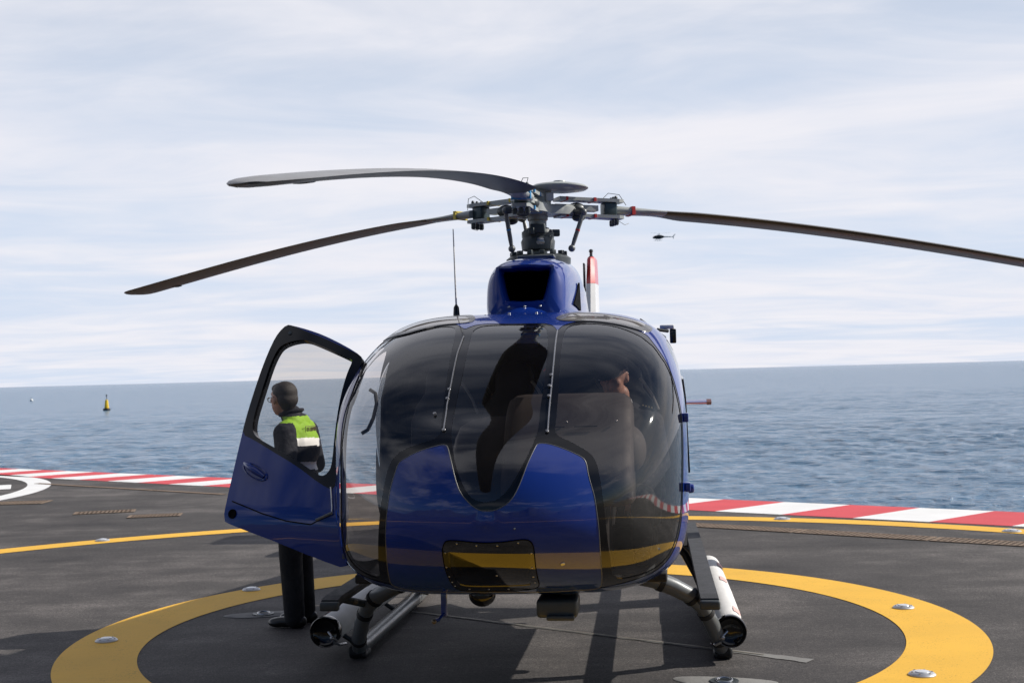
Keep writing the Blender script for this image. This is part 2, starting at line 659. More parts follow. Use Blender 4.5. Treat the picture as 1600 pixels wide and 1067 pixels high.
ring('landing_circle_marking', 0.010, 9.33, 2.672, 3.208, 'mark_yellow', 0.004)
ring('outer_circle_marking', -0.5, 8.1, 8.13, 8.51, 'mark_yellow', 0.004)
ring('white_circle_marking', -15.06, 21.95, 6.27, 6.69, 'mark_white', 0.004)
d = Vector((-0.935, -0.355)); e = Vector((-0.355, 0.935))
c0 = Vector((-9.36, 23.80))
letter = []
letter.append([c0 + e * 0.55, c0 - e * 0.55, c0 + d * 3.4 - e * 0.55, c0 + d * 3.4 + e * 0.55])
letter.append([c0 + d * 3.4 + e * 1.5, c0 + d * 3.4 - e * 2.0, c0 + d * 4.4 - e * 2.0, c0 + d * 4.4 + e * 1.5])
sheet('white_letter_marking', letter, 'mark_white', 0.004)
reds, whites = [], []
for k in range(-40, 26):
    xa = 2.57 + 0.742 * k
    xb = xa + 0.742
    q = [(xa, edge_in(xa)), (xb, edge_in(xb)), (xb + 1.10, edge_out(xb + 1.10)), (xa + 1.10, edge_out(xa + 1.10))]
    (whites if k % 2 == 0 else reds).append(q)
sheet('red_edge_marking', reds, 'mark_red', 0.004)
sheet('white_edge_marking', whites, 'mark_white', 0.004)
# cable groove with a pale mortar repair and a metal strip
g0, g1 = Vector((-0.95, 10.2)), Vector((1.55, 8.29))
gd = (g1 - g0).normalized(); gn = Vector((-gd.y, gd.x))


def strip(a, b, w0, w1, wob=0.0, n=24, seed=1):
    rnd = random.Random(seed)
    L, R = [], []
    for i in range(n + 1):
        p = a + (b - a) * (i / n)
        w = w0 + (w1 - w0) * i / n
        L.append(p + gn * (w * (1 + rnd.uniform(-wob, wob))))
        R.append(p - gn * (w * (1 + rnd.uniform(-wob, wob))))
    return L + R[::-1]


sheet('groove_repair', [strip(g0, g1, 0.016, 0.03, 0.45), strip(g1, g1 + gd * 0.34, 0.045, 0.055, 0.15, 8, 4)], 'mortar_grey', 0.004)
sheet('groove_strip', [strip(g0 + gd * 0.2, g1 + gd * 0.02, 0.006, 0.008)], 'brass_strip', 0.008)


def annul_light(x, y, label, r=0.080):
    o = empty('deck_light', (x, y, 0.004))
    tag(o, label, 'deck light', 'flush deck lights')
    m = MB()
    m.lathe([(r, 0.0), (r, 0.006), (r * 0.86, 0.016), (r * 0.62, 0.020), (r * 0.60, 0.016)], n=28)
    m.obj('housing', 'cast_alu', o)
    m = MB()
    m.lathe([(r * 0.58, 0.0155), (r * 0.5, 0.024), (r * 0.2, 0.028), (0.002, 0.028)], n=20)
    m.obj('lens', 'lamp_lens', o)
    m = MB()
    for k in range(6):
        a = 2 * pi * k / 6
        m.lathe([(0.006, 0.0), (0.006, 0.021), (0.003, 0.0225)], (r * 0.74 * cos(a), r * 0.74 * sin(a), 0), n=8)
    m.objs('screw', 'steel', o)
    return o


annul_light(-2.98, 9.28, 'flush white deck light on the shaded left side of the wide yellow ring')
annul_light(-2.36, 11.36, 'flush deck light on the yellow ring beside the standing man, left of him')
annul_light(2.91, 9.74, 'flush silver deck light on the sunlit right side of the yellow ring, the farther one')
annul_light(2.38, 7.64, 'flush silver deck light on the sunlit yellow ring, nearest to the camera')
annul_light(-4.91, 15.21, 'small flush deck light on the thin yellow line at the left', 0.085)
annul_light(3.22, 15.58, 'small flush deck light on the thin yellow line right of the helicopter', 0.10)
annul_light(5.36, 13.92, 'flush deck light on the thin yellow line at the right edge of the photo', 0.10)


def tie_down(x, y, label, rz):
    o = empty('tie_down_point', (x, y, 0.0), rz)
    tag(o, label, 'tie-down point', 'mooring points sunk in the deck')
    m = MB()
    pts = [(0.30 * cos(a) * (1 + 0.12 * sin(3 * a)), 0.13 * sin(a) * (1 + 0.1 * cos(2 * a))) for a in np.linspace(0, 2 * pi, 30, False)]
    m.loft([[(x_, y_, 0.002) for x_, y_ in pts], [(x_ * .97, y_ * .97, 0.006) for x_, y_ in pts]])
    m.obj('mortar_patch', 'mortar_grey', o)
    m = MB()
    m.lathe([(0.085, 0.006), (0.085, 0.013), (0.07, 0.014), (0.055, 0.009), (0.01, 0.008)], n=24)
    m.obj('cup', 'hub_dark', o)
    m = MB()
    m.tube([(0.045 * cos(a), 0.045 * sin(a), 0.016 + 0.004 * sin(a)) for a in np.linspace(0, 2 * pi, 20)], 0.007, 8)
    m.obj('ring', 'steel', o)


tie_down(-2.02, 10.17, 'round mooring cup with a ring, in shade left of the standing man', 0.2)
tie_down(1.20, 7.60, 'mooring cup in a pale mortar patch at the bottom edge, before the right skid', -0.3)


def grate(x, y, L, Wd, rz, label, name='deck_grate', cat='grate', group='rusty grates on the deck', nb=14):
    o = empty(name, (x, y, 0.004), rz)
    tag(o, label, cat, group)
    m = MB()
    m.box((0, Wd / 2, 0.003), (L, 0.025, 0.006)); m.box((0, -Wd / 2, 0.003), (L, 0.025, 0.006))
    m.box((-L / 2 + .0125, 0, 0.0025), (0.025, Wd - 0.025, 0.006)); m.box((L / 2 - .0125, 0, 0.0025), (0.025, Wd - 0.025, 0.006))
    m.obj('frame', 'rust_grate', o, False)
    m = MB()
    for k in range(nb):
        m.box((-L / 2 + L * (k + 0.75) / (nb + 0.5), 0, 0.0025), (L / nb * 0.42, Wd - 0.035, 0.005))
    for q in (-.25, 0, .25):
        m.box((0, q * Wd, 0.003), (L - 0.06, 0.02, 0.0055))
    m.obj('bars', 'rust_grate', o, False)
    m = MB()
    m.box((0, 0, 0.0008), (L, Wd, 0.0016))
    m.obj('pit', 'pit_floor', o, False)
    return o


grate(-7.95, 20.45, 0.95, 0.50, 0.02, 'rusty deck grate below the white circle, leftmost of the three at the left')
grate(-5.97, 18.62, 0.85, 0.34, 0.22, 'rusty deck grate in the middle of the three left of the open door')
grate(-5.05, 17.93, 0.72, 0.34, 0.15, 'rusty deck grate nearest the open door, rightmost of the three')
dl = math.atan(-0.77)
for i, (px, lab) in enumerate([(2.55, 'rusty drain grating right behind the float beside the helicopter'),
                               (3.76, 'rusty drain grating in the middle of the run at the right'),
                               (4.97, 'rusty drain grating at the right edge of the photo')]):
    y = 15.35 - 0.775 * (px - 2.18) - 0.17
    grate(px, y, 1.50, 0.30, dl, lab, 'drain_grating', 'drain grating', 'drain run along the deck edge', 24)
for i, (px, lab) in enumerate([(-8.4, 'dull drain grating along the striped edge, farthest left'),
                               (-6.95, 'dull drain grating along the striped edge, left of the open door'),
                               (-5.5, 'dull drain grating along the striped edge, reaching the open door')]):
    y = 24.2 - 0.79 * (px + 8.83)
    grate(px, y, 1.80, 0.10, math.atan(-0.79), lab, 'drain_grating', 'drain grating', 'drain run along the deck edge', 24)

# ------------------------------------------------------------------ sea
def build_sea():
    rnd = np.random.default_rng(5)
    fr = np.linspace(-0.50, 0.50, 900)
    rest = np.linspace(0.50, 2 * pi - 0.50, 90)[1:-1]
    az = np.r_[fr, rest]
    rr = [14.0]
    while rr[-1] < 70000:
        r = rr[-1]
        q = 1.04 if r < 45 else (1.0042 if r < 420 else (1.012 if r < 1500 else 1.08))
        rr.append(r * q)
    rr = np.array(rr)
    A, R = np.meshgrid(az, rr)
    X = R * np.sin(A); Y = R * np.cos(A)
    Z = np.zeros_like(X)
    dA = np.where(np.abs(A) < 0.5001, 0.00112, 0.07)
    spc = np.maximum(R * dA, np.gradient(rr)[:, None] * np.ones_like(A))
    for _ in range(70):
        lam = 0.8 * (7.0 ** rnd.random())
        th = radians(-100) + rnd.normal(0, 0.95)
        k = 2 * pi / lam
        amp = 0.0072 * lam ** 0.72 * rnd.uniform(0.5, 1.2)
        fade = np.clip((lam / (spc + 1e-6) - 2.2) / 2.5, 0, 1)
        ph = k * (X * cos(th) + Y * sin(th)) + rnd.uniform(0, 2 * pi)
        s = np.sin(ph)
        Z += amp * fade * (s + 0.22 * np.cos(2 * ph))
    # groups: calmer and rougher patches
    g = 0.75 + 0.35 * np.sin(X / 23 + 1.3 * np.sin(Y / 31)) * np.sin(Y / 17 + np.sin(X / 41))
    Z *= g
    n, mcol = A.shape
    V = np.stack([X, Y, Z + SEA_Z], -1).reshape(-1, 3)
    i = np.arange(n - 1)[:, None]; j = np.arange(mcol)[None, :]
    jn = (j + 1) % mcol
    F = np.stack([i * mcol + j + 0 * jn, i * mcol + jn, (i + 1) * mcol + jn, (i + 1) * mcol + j + 0 * jn], -1).reshape(-1, 4)
    F = F[:, ::-1]
    me = bpy.data.meshes.new('sea')
    me.vertices.add(len(V)); me.vertices.foreach_set('co', V.ravel())
    me.loops.add(F.size); me.loops.foreach_set('vertex_index', F.ravel().astype(np.int32))
    me.polygons.add(len(F))
    me.polygons.foreach_set('loop_start', np.arange(0, F.size, 4, dtype=np.int32))
    me.polygons.foreach_set('use_smooth', np.ones(len(F), bool))
    me.materials.append(MATS['sea_water'])
    me.update(calc_edges=True)
    me.validate()
    tag(link('sea', me), kind='structure')


build_sea()

# wooded shore behind the camera, seen only as a reflection in the paint
def build_hills():
    rnd = np.random.default_rng(2)
    n = 160
    A = np.linspace(radians(150), radians(395), n)      # compass behind the camera (from +y, clockwise)
    vs, fs = [], []
    hs = 14 + 10 * np.sin(A * 3.1 + 0.6) + 7 * np.sin(A * 7.3 + 2) + 3 * np.sin(A * 19 + 1) + rnd.normal(0, 1.2, n)
    A = np.linspace(radians(112), radians(250), n)
    for lev, (d, hm) in enumerate([(95, 0.0), (118, 0.30), (150, 0.62), (210, 1.0), (330, 1.5)]):
        for a, hh in zip(A, hs):
            ed = min(1, (a - A[0]) * 4, (A[-1] - a) * 4)
            vs.append((d * sin(a), d * cos(a), -6 + max(0, hm * (hh + 4) * ed + (6 if lev else 0) * ed)))
    for l in range(4):
        for i in range(n - 1):
            fs.append((l * n + i, l * n + i + 1, (l + 1) * n + i + 1, (l + 1) * n + i))
    tag(mesh_obj('hills', vs, fs, 'hill_scrub', None, True), kind='structure')


build_hills()

# ------------------------------------------------------------------ far things on and over the sea
def buoy():
    o = empty('navigation_buoy', (-108.0, 340.0, SEA_Z))
    o.scale = (0.9, 0.9, 0.9)
    tag(o, 'yellow navigation buoy on a black float out at sea, left of the helicopter', 'buoy')
    m = MB(); m.lathe([(0.5, -0.4), (1.0, -0.1), (1.08, 0.25), (1.0, 0.5), (0.55, 0.62)], n=24); m.obj('float', 'rubber', o)
    m = MB(); m.lathe([(0.56, 0.60), (0.62, 1.1), (0.52, 2.2), (0.40, 3.0), (0.30, 3.05)], n=8)
    for k in range(4):
        a = pi / 2 * k + 0.4
        m.tube([(0.62 * cos(a), 0.62 * sin(a), 0.6), (0.30 * cos(a), 0.30 * sin(a), 3.25)], 0.06, 6)
    m.obj('tower', 'buoy_yellow', o)
    m = MB(); m.tube([(0, 0, 3.0), (0, 0, 4.2)], 0.09, 8); m.obj('mast', 'hub_dark', o)
    m = MB(); m.lathe([(0.16, 4.15), (0.22, 4.3), (0.20, 4.55), (0.05, 4.65)], n=12); m.obj('lantern', 'hub_dark', o)


buoy()
o = empty('marker_buoy', (-222.0, 590.0, SEA_Z))
tag(o, 'tiny white marker buoy far out on the sea, left of the yellow buoy', 'buoy')
m = MB(); m.sphere((0, 0, 0.5), (0.75, 0.75, 0.7), 16, 10); m.obj('ball', 'paint_white', o)
m = MB(); m.tube([(0, 0, 1.1), (0, 0, 1.7)], 0.07, 8); m.obj('top_pin', 'hub_dark', o)


def far_heli():
    o = empty('distant_helicopter', (70.6, 600.0, 64.0), radians(180 + 8))
    tag(o, 'small dark helicopter flying far off in the sky beyond the right rotor blade', 'helicopter')

    # local x: forward, nose towards image left
    def rings(stations, n=16):
        return [[(x, a * cos(2 * pi * k / n), zc + b * sin(2 * pi * k / n)) for k in range(n)] for x, a, b, zc in stations]
    m = MB(); m.loft(rings([(3.4, .05, .05, -.15), (3.2, .45, .35, -.1), (2.6, .75, .65, .05), (1.6, .92, .9, .1), (0.3, .92, .95, .12), (-1.0, .75, .75, .2), (-2.0, .4, .42, .3)]))
    m.obj('fuselage', 'black_trim', o)
    m = MB(); m.loft(rings([(1.2, .3, .1, .95), (0.6, .5, .32, 1.05), (-0.6, .5, .4, 1.0), (-1.6, .3, .25, .75)])); m.obj('engine_cowling', 'paint_white', o)
    m = MB(); m.loft(rings([(-1.8, .36, .36, .3), (-4.0, .24, .25, .25), (-6.6, .12, .14, .2)])); m.obj('tail_boom', 'hub_grey', o)
    m = MB(); m.loft([[(-6.1, .05, .2), (-6.7, .05, .2), (-6.7, -.05, .2), (-6.1, -.05, .2)], [(-7.3, .03, 1.5), (-7.7, .03, 1.5), (-7.7, -.03, 1.5), (-7.3, -.03, 1.5)]])
    m.loft([[(-6.3, .05, .1), (-6.75, .05, .1), (-6.75, -.05, .1), (-6.3, -.05, .1)], [(-6.6, .03, -.65), (-6.85, .03, -.65), (-6.85, -.03, -.65), (-6.6, -.03, -.65)]])
    m.obj('tail_fin', 'hub_grey', o)
    m = MB(); m.box((-4.7, 0, .28), (.45, 2.2, .06)); m.obj('stabilizer', 'hub_grey', o)
    for s in (-1, 1):
        m = MB(); m.tube([(2.6, s * 1.05, -1.25), (2.3, s * 1.05, -1.4), (-1.0, s * 1.05, -1.4)], .06, 8)
        for x in (1.5, -.2):
            m.tube([(x, s * .5, -.7), (x, s * 1.05, -1.4)], .05, 8)
        m.obj('skid', 'hub_grey', o)
    m = MB(); m.tube([(0.1, 0, 1.2), (0.1, 0, 1.85)], .09, 8); m.sphere((0.1, 0, 1.8), (.35, .35, .14), 12, 8); m.obj('rotor_mast', 'hub_grey', o)
    for k in range(3):
        a = 0.5 + 2 * pi * k / 3
        m = MB()
        c_, s_ = cos(a), sin(a)
        m.loft([[(0.1 + r * c_ - w * s_, r * s_ + w * c_, 1.82 + dz + 0.02 * r), (0.1 + r * c_ + w * s_, r * s_ - w * c_, 1.82 + dz + 0.02 * r)]
                for r, w, dz in ((.3, .06, 0), (1.0, .13, 0), (5.2, .13, 0))][0:0] or
               [[(0.1 + r * c_ - w * s_, r * s_ + w * c_, 1.82 + 0.02 * r), (0.1 + r * c_, r * s_, 1.85 + 0.02 * r),
                 (0.1 + r * c_ + w * s_, r * s_ - w * c_, 1.82 + 0.02 * r), (0.1 + r * c_, r * s_, 1.79 + 0.02 * r)]
                for r, w in ((.3, .06), (1.0, .12), (5.2, .12))])
        m.obj('rotor_blade', 'hub_grey', o)


far_heli()

# ================================================================== the helicopter
HELI = empty('helicopter', (0.24, 9.40, 0.0), radians(-7.0))
tag(HELI, 'parked dark blue helicopter with its left cabin door open, on the yellow ring', 'helicopter')

# ---- cabin skin: stations along y (nose at y = NY), superellipse sections
SH = dict(yn=-3.2, a=0.994, Lw=1.259, pw=2.404, qw=2.203, zn=1.135, zt=2.225, Lt=1.767, pt=1.446, qt=1.488,
          zb=0.635, Lb=1.007, pb=1.798, qb=1.888, zc=1.297, mt=4.368, mb=4.154)
C0 = np.array([0.0, SH['yn'] + 1.57, 1.4])


def prof(s, L, p, q):
    u = np.clip(1 - s / L, 0, 1)
    e = np.clip(s / 0.5, 0, 1)
    return np.clip(1 - u ** p, 1e-6, None) ** (1 / (2.0 + (q - 2.0) * e * e * (3 - 2 * e)))


def cabinF(L):
    s = L[..., 1] - SH['yn']
    ss = np.maximum(s, 1e-4)
    A = SH['a'] * prof(ss, SH['Lw'], SH['pw'], SH['qw'])
    k = np.clip((ss - 2.9) / 2.6, 0, 1)
    tap = 1 - 0.72 * k * k * (3 - 2 * k)
    zn = SH['zn']
    T = zn + (SH['zt'] - zn) * prof(ss, SH['Lt'], SH['pt'], SH['qt']) - 0.25 * k
    B = zn - (zn - SH['zb']) * prof(ss, SH['Lb'], SH['pb'], SH['qb']) + 0.75 * k * k
    A = A * tap
    w_ = np.clip(ss / 1.3, 0, 1)
    zc = zn + (SH['zc'] - zn) * w_ * w_ * (3 - 2 * w_) + 0.25 * k
    zc = np.minimum(np.maximum(zc, B + .01), T - .01)
    up = L[..., 2] > zc
    H = np.maximum(np.where(up, T - zc, zc - B), 1e-3)
    A = np.maximum(A, 1e-3)
    wn = np.clip(ss / 0.75, 0, 1)
    wn = wn * wn * (3 - 2 * wn)
    n = 2.0 + (np.where(up, SH['mt'], SH['mb']) - 2.0) * wn
    g = (np.abs(L[..., 0] / A) ** n + np.abs((L[..., 2] - zc) / H) ** n) ** (1 / n)
    g = np.nan_to_num(g, nan=5.0, posinf=1e6)
    return np.where(s <= 0, 1 + (-s) * 2 + np.hypot(L[..., 0], L[..., 2] - zn) * 2, g)


def skin_point(az, off=0.0):
    """azimuthal coordinates around the nose axis -> points on the skin and normals"""
    az = np.asarray(az, float)
    th = np.hypot(az[:, 0], az[:, 1])
    q = np.maximum(th, 1e-9)
    d = np.stack([np.sin(th) * az[:, 0] / q, -np.cos(th), np.sin(th) * az[:, 1] / q], 1)
    lo = np.full(len(d), 0.02); hi = np.full(len(d), 8.0)
    for _ in range(46):
        mid = (lo + hi) / 2
        ins = cabinF(C0 + d * mid[:, None]) < 1
        lo = np.where(ins, mid, lo); hi = np.where(ins, hi, mid)
    P = C0 + d * lo[:, None]
    e = 2e-3
    N = np.stack([cabinF(P + np.eye(3)[i] * e) - cabinF(P - np.eye(3)[i] * e) for i in range(3)], 1)
    N /= np.linalg.norm(N, axis=1)[:, None] + 1e-12
    flip = (N * d).sum(1) < 0
    N[flip] *= -1
    return P + N * off, N


PANELS = {
    'surround': [(-0.4675,1.1730), (-0.4510,1.2259), (-0.4020,1.3055), (-0.2459,1.3604), (0.2732,1.3299), (0.3775,1.2441), (0.4047,1.1504), (0.4123,1.0705), (0.4430,1.1378), (0.4787,1.1920), (0.5600,1.2322), (0.6344,1.2583), (0.8291,1.1636), (0.9392,1.0461), (1.0165,0.9370), (1.0450,0.8709), (1.0253,0.7516), (1.0116,0.6219), (1.0083,0.5568), (0.9842,0.4314), (0.9618,0.3035), (0.9724,0.1953), (0.9579,0.0553), (0.9273,-0.1107), (0.8808,-0.2614), (0.8351,-0.3443), (0.7809,-0.4071), (0.7294,-0.4545), (0.6658,-0.4904), (0.5785,-0.5083), (0.4729,-0.5335), (0.4122,-0.5564), (0.1843,-0.5698), (-0.1171,-0.5493), (-0.3674,-0.5402), (-0.4690,-0.5107), (-0.5776,-0.4931), (-0.6743,-0.4795), (-0.7053,-0.4298), (-0.6985,-0.3589), (-0.6891,-0.2104), (-0.6852,-0.1010), (-0.6933,0.0044), (-0.7224,0.1164), (-0.7708,0.2473), (-0.8082,0.3435), (-0.8703,0.4641), (-1.1033,0.6852), (-1.1387,0.7598), (-1.1942,0.9201), (-1.0641,0.9688), (-0.9745,1.0958), (-0.8525,1.2234), (-0.6881,1.2880), (-0.5904,1.2705), (-0.5102,1.1983)],
    'pane_center': [(-0.3521,1.0096), (-0.3880,1.1693), (-0.3440,1.2867), (-0.1642,1.3338), (0.1580,1.3175), (0.2925,1.2598), (0.3315,1.1244), (0.3183,0.8987), (0.2719,0.5768), (0.2361,0.3803), (0.2089,0.2617), (0.1832,0.1315), (0.1717,0.1024), (0.1577,0.0717), (0.1264,0.0140), (0.0979,-0.0332), (0.0678,-0.0756), (0.0480,-0.0930), (0.0286,-0.1039), (-0.0014,-0.1081), (-0.0303,-0.1022), (-0.0483,-0.0917), (-0.0664,-0.0714), (-0.0873,-0.0380), (-0.1051,0.0003), (-0.1487,0.1093), (-0.1583,0.1396), (-0.1853,0.2182), (-0.2066,0.3444), (-0.2423,0.5511)],
    'pane_left': [(-0.6508,1.2213), (-0.5686,1.1867), (-0.5016,1.0321), (-0.3628,0.6320), (-0.2845,0.3733), (-0.2279,0.2025), (-0.2034,0.1426), (-0.1947,0.1179), (-0.2071,0.0979), (-0.2632,0.0817), (-0.3209,0.0609), (-0.3521,0.0356), (-0.3695,0.0018), (-0.3733,-0.0653), (-0.3823,-0.1489), (-0.3951,-0.2411), (-0.4280,-0.3444), (-0.4851,-0.4703), (-0.5542,-0.4647), (-0.6192,-0.4334), (-0.6476,-0.3903), (-0.6681,-0.3409), (-0.6699,-0.2588), (-0.6757,-0.1533), (-0.6755,-0.0457), (-0.6998,0.0902), (-0.7392,0.2116), (-0.7695,0.2819), (-0.8246,0.3705), (-0.9091,0.5077), (-1.1068,0.6917), (-1.1412,0.7689), (-1.1924,0.9105), (-1.0107,0.9206), (-0.9219,1.0351), (-0.7970,1.1436)],
    'pane_right': [(0.4272,0.8932), (0.4710,1.0664), (0.5324,1.1719), (0.6348,1.1834), (0.7655,1.1322), (0.8520,1.0582), (0.9205,0.9528), (0.9745,0.8453), (0.9836,0.7650), (0.9990,0.7133), (0.9841,0.6015), (0.9885,0.5400), (0.9658,0.4179), (0.9445,0.2928), (0.9536,0.1864), (0.9417,0.0558), (0.9132,-0.1079), (0.8693,-0.2573), (0.8160,-0.3359), (0.7645,-0.3955), (0.7133,-0.4385), (0.6489,-0.4687), (0.5687,-0.4839), (0.4454,-0.4815), (0.4028,-0.3141), (0.3909,-0.2493), (0.3848,-0.1696), (0.3812,-0.0665), (0.3769,-0.0044), (0.3691,0.0179), (0.3579,0.0340), (0.3069,0.0701), (0.2558,0.0955), (0.2442,0.1108), (0.2457,0.1320), (0.2760,0.2294), (0.3327,0.4792), (0.3917,0.7418)],
    'nose': [(-0.1608,0.0733), (-0.1782,0.0717), (-0.2242,0.0610), (-0.2750,0.0425), (-0.3188,0.0180), (-0.3277,0.0047), (-0.3314,-0.0222), (-0.3391,-0.0636), (-0.3456,-0.1203), (-0.3545,-0.2080), (-0.3715,-0.2999), (-0.4188,-0.4266), (-0.4671,-0.5168), (-0.4104,-0.5594), (-0.1125,-0.5696), (0.1851,-0.5850), (0.3178,-0.5564), (0.4122,-0.5564), (0.4084,-0.4978), (0.3686,-0.3270), (0.3571,-0.1962), (0.3518,-0.1147), (0.3444,-0.0782), (0.3376,-0.0426), (0.3369,-0.0024), (0.3304,0.0139), (0.3160,0.0252), (0.2625,0.0514), (0.2210,0.0664), (0.1935,0.0715), (0.1735,0.0704), (0.1651,0.0601), (0.1346,0.0055), (0.1132,-0.0468), (0.0919,-0.0879), (0.0722,-0.1107), (0.0476,-0.1250), (0.0233,-0.1339), (-0.0104,-0.1334), (-0.0301,-0.1267), (-0.0499,-0.1125), (-0.0821,-0.0804), (-0.0998,-0.0433), (-0.1201,0.0100), (-0.1465,0.0662)],
    'roof_right': [(0.4244,1.4165), (0.4923,1.5064), (0.6293,1.5972), (0.8584,1.4266), (1.0125,1.2561), (1.1430,1.1291), (1.2394,1.0615), (1.0672,0.9012), (0.9699,0.9837), (0.8662,1.0885), (0.7363,1.1960), (0.5492,1.2739), (0.4732,1.3172)],
    'roof_left': [(-1.2048,0.9672), (-1.2123,1.0469), (-1.1904,1.1915), (-1.0862,1.3569), (-0.9164,1.5033), (-0.7139,1.6275), (-0.6027,1.6305), (-0.4868,1.4939), (-0.4703,1.3603), (-0.5427,1.3107), (-0.7272,1.2298), (-0.8479,1.0839), (-0.9536,0.9639), (-1.2065,0.9674)],
    'chin': [(-0.1486,-0.2647), (-0.1422,-0.2451), (-0.1328,-0.2295), (-0.1153,-0.2243), (-0.0772,-0.2259), (-0.0243,-0.2311), (0.0150,-0.2314), (0.0541,-0.2296), (0.0932,-0.2248), (0.1192,-0.2243), (0.1345,-0.2312), (0.1432,-0.2485), (0.1451,-0.2778), (0.1481,-0.3350), (0.1535,-0.3943), (0.1653,-0.4836), (0.1235,-0.5223), (-0.0204,-0.5495), (-0.1609,-0.5368), (-0.1729,-0.4780), (-0.1657,-0.4152), (-0.1612,-0.3694), (-0.1563,-0.3278), (-0.1517,-0.2925)],
    'chin_glass': [(-0.1227,-0.2472), (-0.1177,-0.2423), (-0.0261,-0.2483), (0.0266,-0.2489), (0.0950,-0.2414), (0.1236,-0.2433), (0.1272,-0.2534), (0.1270,-0.3418), (0.1363,-0.4549), (0.1090,-0.4670), (-0.0065,-0.4798), (-0.1373,-0.4726), (-0.1422,-0.4207), (-0.1398,-0.3486), (-0.1327,-0.2986)],
    'doorway': [(-1.3164,0.8738), (-1.0858,0.4958), (-0.9363,0.2668), (-0.8317,0.0000), (-0.8042,-0.2341), (-0.8014,-0.4357), (-0.8169,-0.5518), (-1.5008,-1.2545), (-1.6771,-1.1044), (-2.0481,0.2060), (-1.7699,0.9244), (-1.5343,1.1276)],
    'rear_left': [(-1.7675,1.0569), (-2.0419,-0.4107), (-1.9703,-0.6963), (-2.1322,-0.4289), (-2.2297,0.0000), (-1.9966,0.9266), (-1.8426,1.1270)],
    'rear_right': [(1.7512,1.0952), (2.0705,-0.3123), (2.0579,-0.5177), (2.5588,-0.5339), (2.6494,-0.2849), (2.4105,1.0463), (2.1504,1.3928)],
    'door_glass': [(1.1947,0.8532), (1.2268,0.4801), (1.1868,0.0598), (1.1361,-0.1718), (1.9638,-0.4345), (2.0481,-0.3090), (1.7967,0.9384), (1.5920,1.1160)],
    'bolts': [(-0.0953,-0.2338), (-0.0331,-0.2391), (0.0318,-0.2399), (0.0962,-0.2331), (-0.1396,-0.2701), (-0.1514,-0.3347), (-0.1583,-0.3888), (-0.1623,-0.4306), (-0.1652,-0.4684), (0.1358,-0.2743), (0.1369,-0.3396), (0.1402,-0.3932), (0.1458,-0.4380), (0.0138,-0.3790), (-0.1194,-0.5046), (-0.0418,-0.5105), (0.0392,-0.5085)],
    'studs': [(-0.2581,0.3592), (-0.2437,0.2976), (0.2617,0.3671), (0.2492,0.2980), (0.2833,0.4526), (-0.1857,0.1297), (-0.2643,0.2090), (0.2130,0.1157)],
    'strip_left': [(-0.4108,1.0022), (-0.3489,0.7213), (-0.2672,0.4162), (-0.2312,0.2598), (-0.1869,0.1323)],
    'strip_right': [(0.4126,1.0722), (0.3264,0.6247), (0.2751,0.3766), (0.2411,0.2250), (0.2152,0.1157)],
    'nose_lights': [(0.0874,-0.1878), (0.1561,-0.1940), (0.2392,-0.3360)],
}

SP = 0.026
POL = {}
for k in ('surround', 'nose', 'pane_left', 'pane_center', 'pane_right', 'roof_left', 'roof_right', 'chin', 'chin_glass',
          'doorway', 'rear_left', 'rear_right', 'door_glass'):
    POL[k] = resample(chaikin(PANELS[k], 2), SP * 0.8)
ri = {}
for k in ('roof_left', 'roof_right'):
    c = POL[k].mean(0)
    P = PANELS[k]; c = np.array(P).mean(0)
    ri[k + '_in'] = resample(chaikin([c + (np.array(p) - c) * np.array((0.90, 0.74)) for p in P], 2), SP * 0.8)
POL.update(ri)
gx = []
R_ = 2.95
nr = int(R_ / (SP * 0.866))
for i in range(-nr, nr + 1):
    for j in range(-nr, nr + 1):
        x = (j + 0.5 * (i % 2)) * SP; y = i * SP * 0.866
        if x * x + y * y < R_ * R_:
            gx.append((x, y))
gx = np.array(gx)
bound = np.array([(R_ * cos(t), R_ * sin(t)) for t in np.linspace(0, 2 * pi, 300, False)])
PTS, TRI = triangulate(list(POL.values()) + [bound], gx, SP)
cen = PTS[TRI].mean(1)
region = np.zeros(len(TRI), int)
ORDER = ['body', 'surround', 'nose', 'pane_left', 'pane_center', 'pane_right', 'roof_left', 'roof_right', 'roof_left_in',
         'roof_right_in', 'chin', 'chin_glass', 'door_glass', 'doorway', 'rear_left', 'rear_right']
for i, k in enumerate(ORDER[1:], 1):
    region[inside(POL[k], cen)] = i
SKP, SKN = skin_point(PTS)


def skin_part(name, keys, mat, parent, off=0.0, glassy=False, thick=0.0):
    sel = np.isin(region, [ORDER.index(k) for k in keys])
    tri = TRI[sel]
    use, inv = np.unique(tri, return_inverse=True)
    tri = inv.reshape(-1, 3)
    P = SKP[use] + SKN[use] * off
    N = SKN[use]
    # triangles wound outward
    a = np.cross(P[tri[:, 1]] - P[tri[:, 0]], P[tri[:, 2]] - P[tri[:, 0]])
    f = (a * N[tri[:, 0]]).sum(1) < 0
    tri[f] = tri[f][:, ::-1]
    if thick:
        n = len(P)
        ed = {}
        for t in tri:
            for u, v in ((t[0], t[1]), (t[1], t[2]), (t[2], t[0])):
                ed[(u, v)] = 1
        rim = [(u, v) for (u, v) in ed if (v, u) not in ed]
        P2 = P - N * thick
        faces = [tuple(t) for t in tri] + [tuple(n + i for i in t[::-1]) for t in tri] + [(v, u, n + u, n + v) for u, v in rim]
        NN = np.vstack([N, -N])
        return mesh_obj(name, np.vstack([P, P2]), faces, mat, parent, True, None, None, NN)
    return mesh_obj(name, P, tri, mat, parent, True, None, None, N)


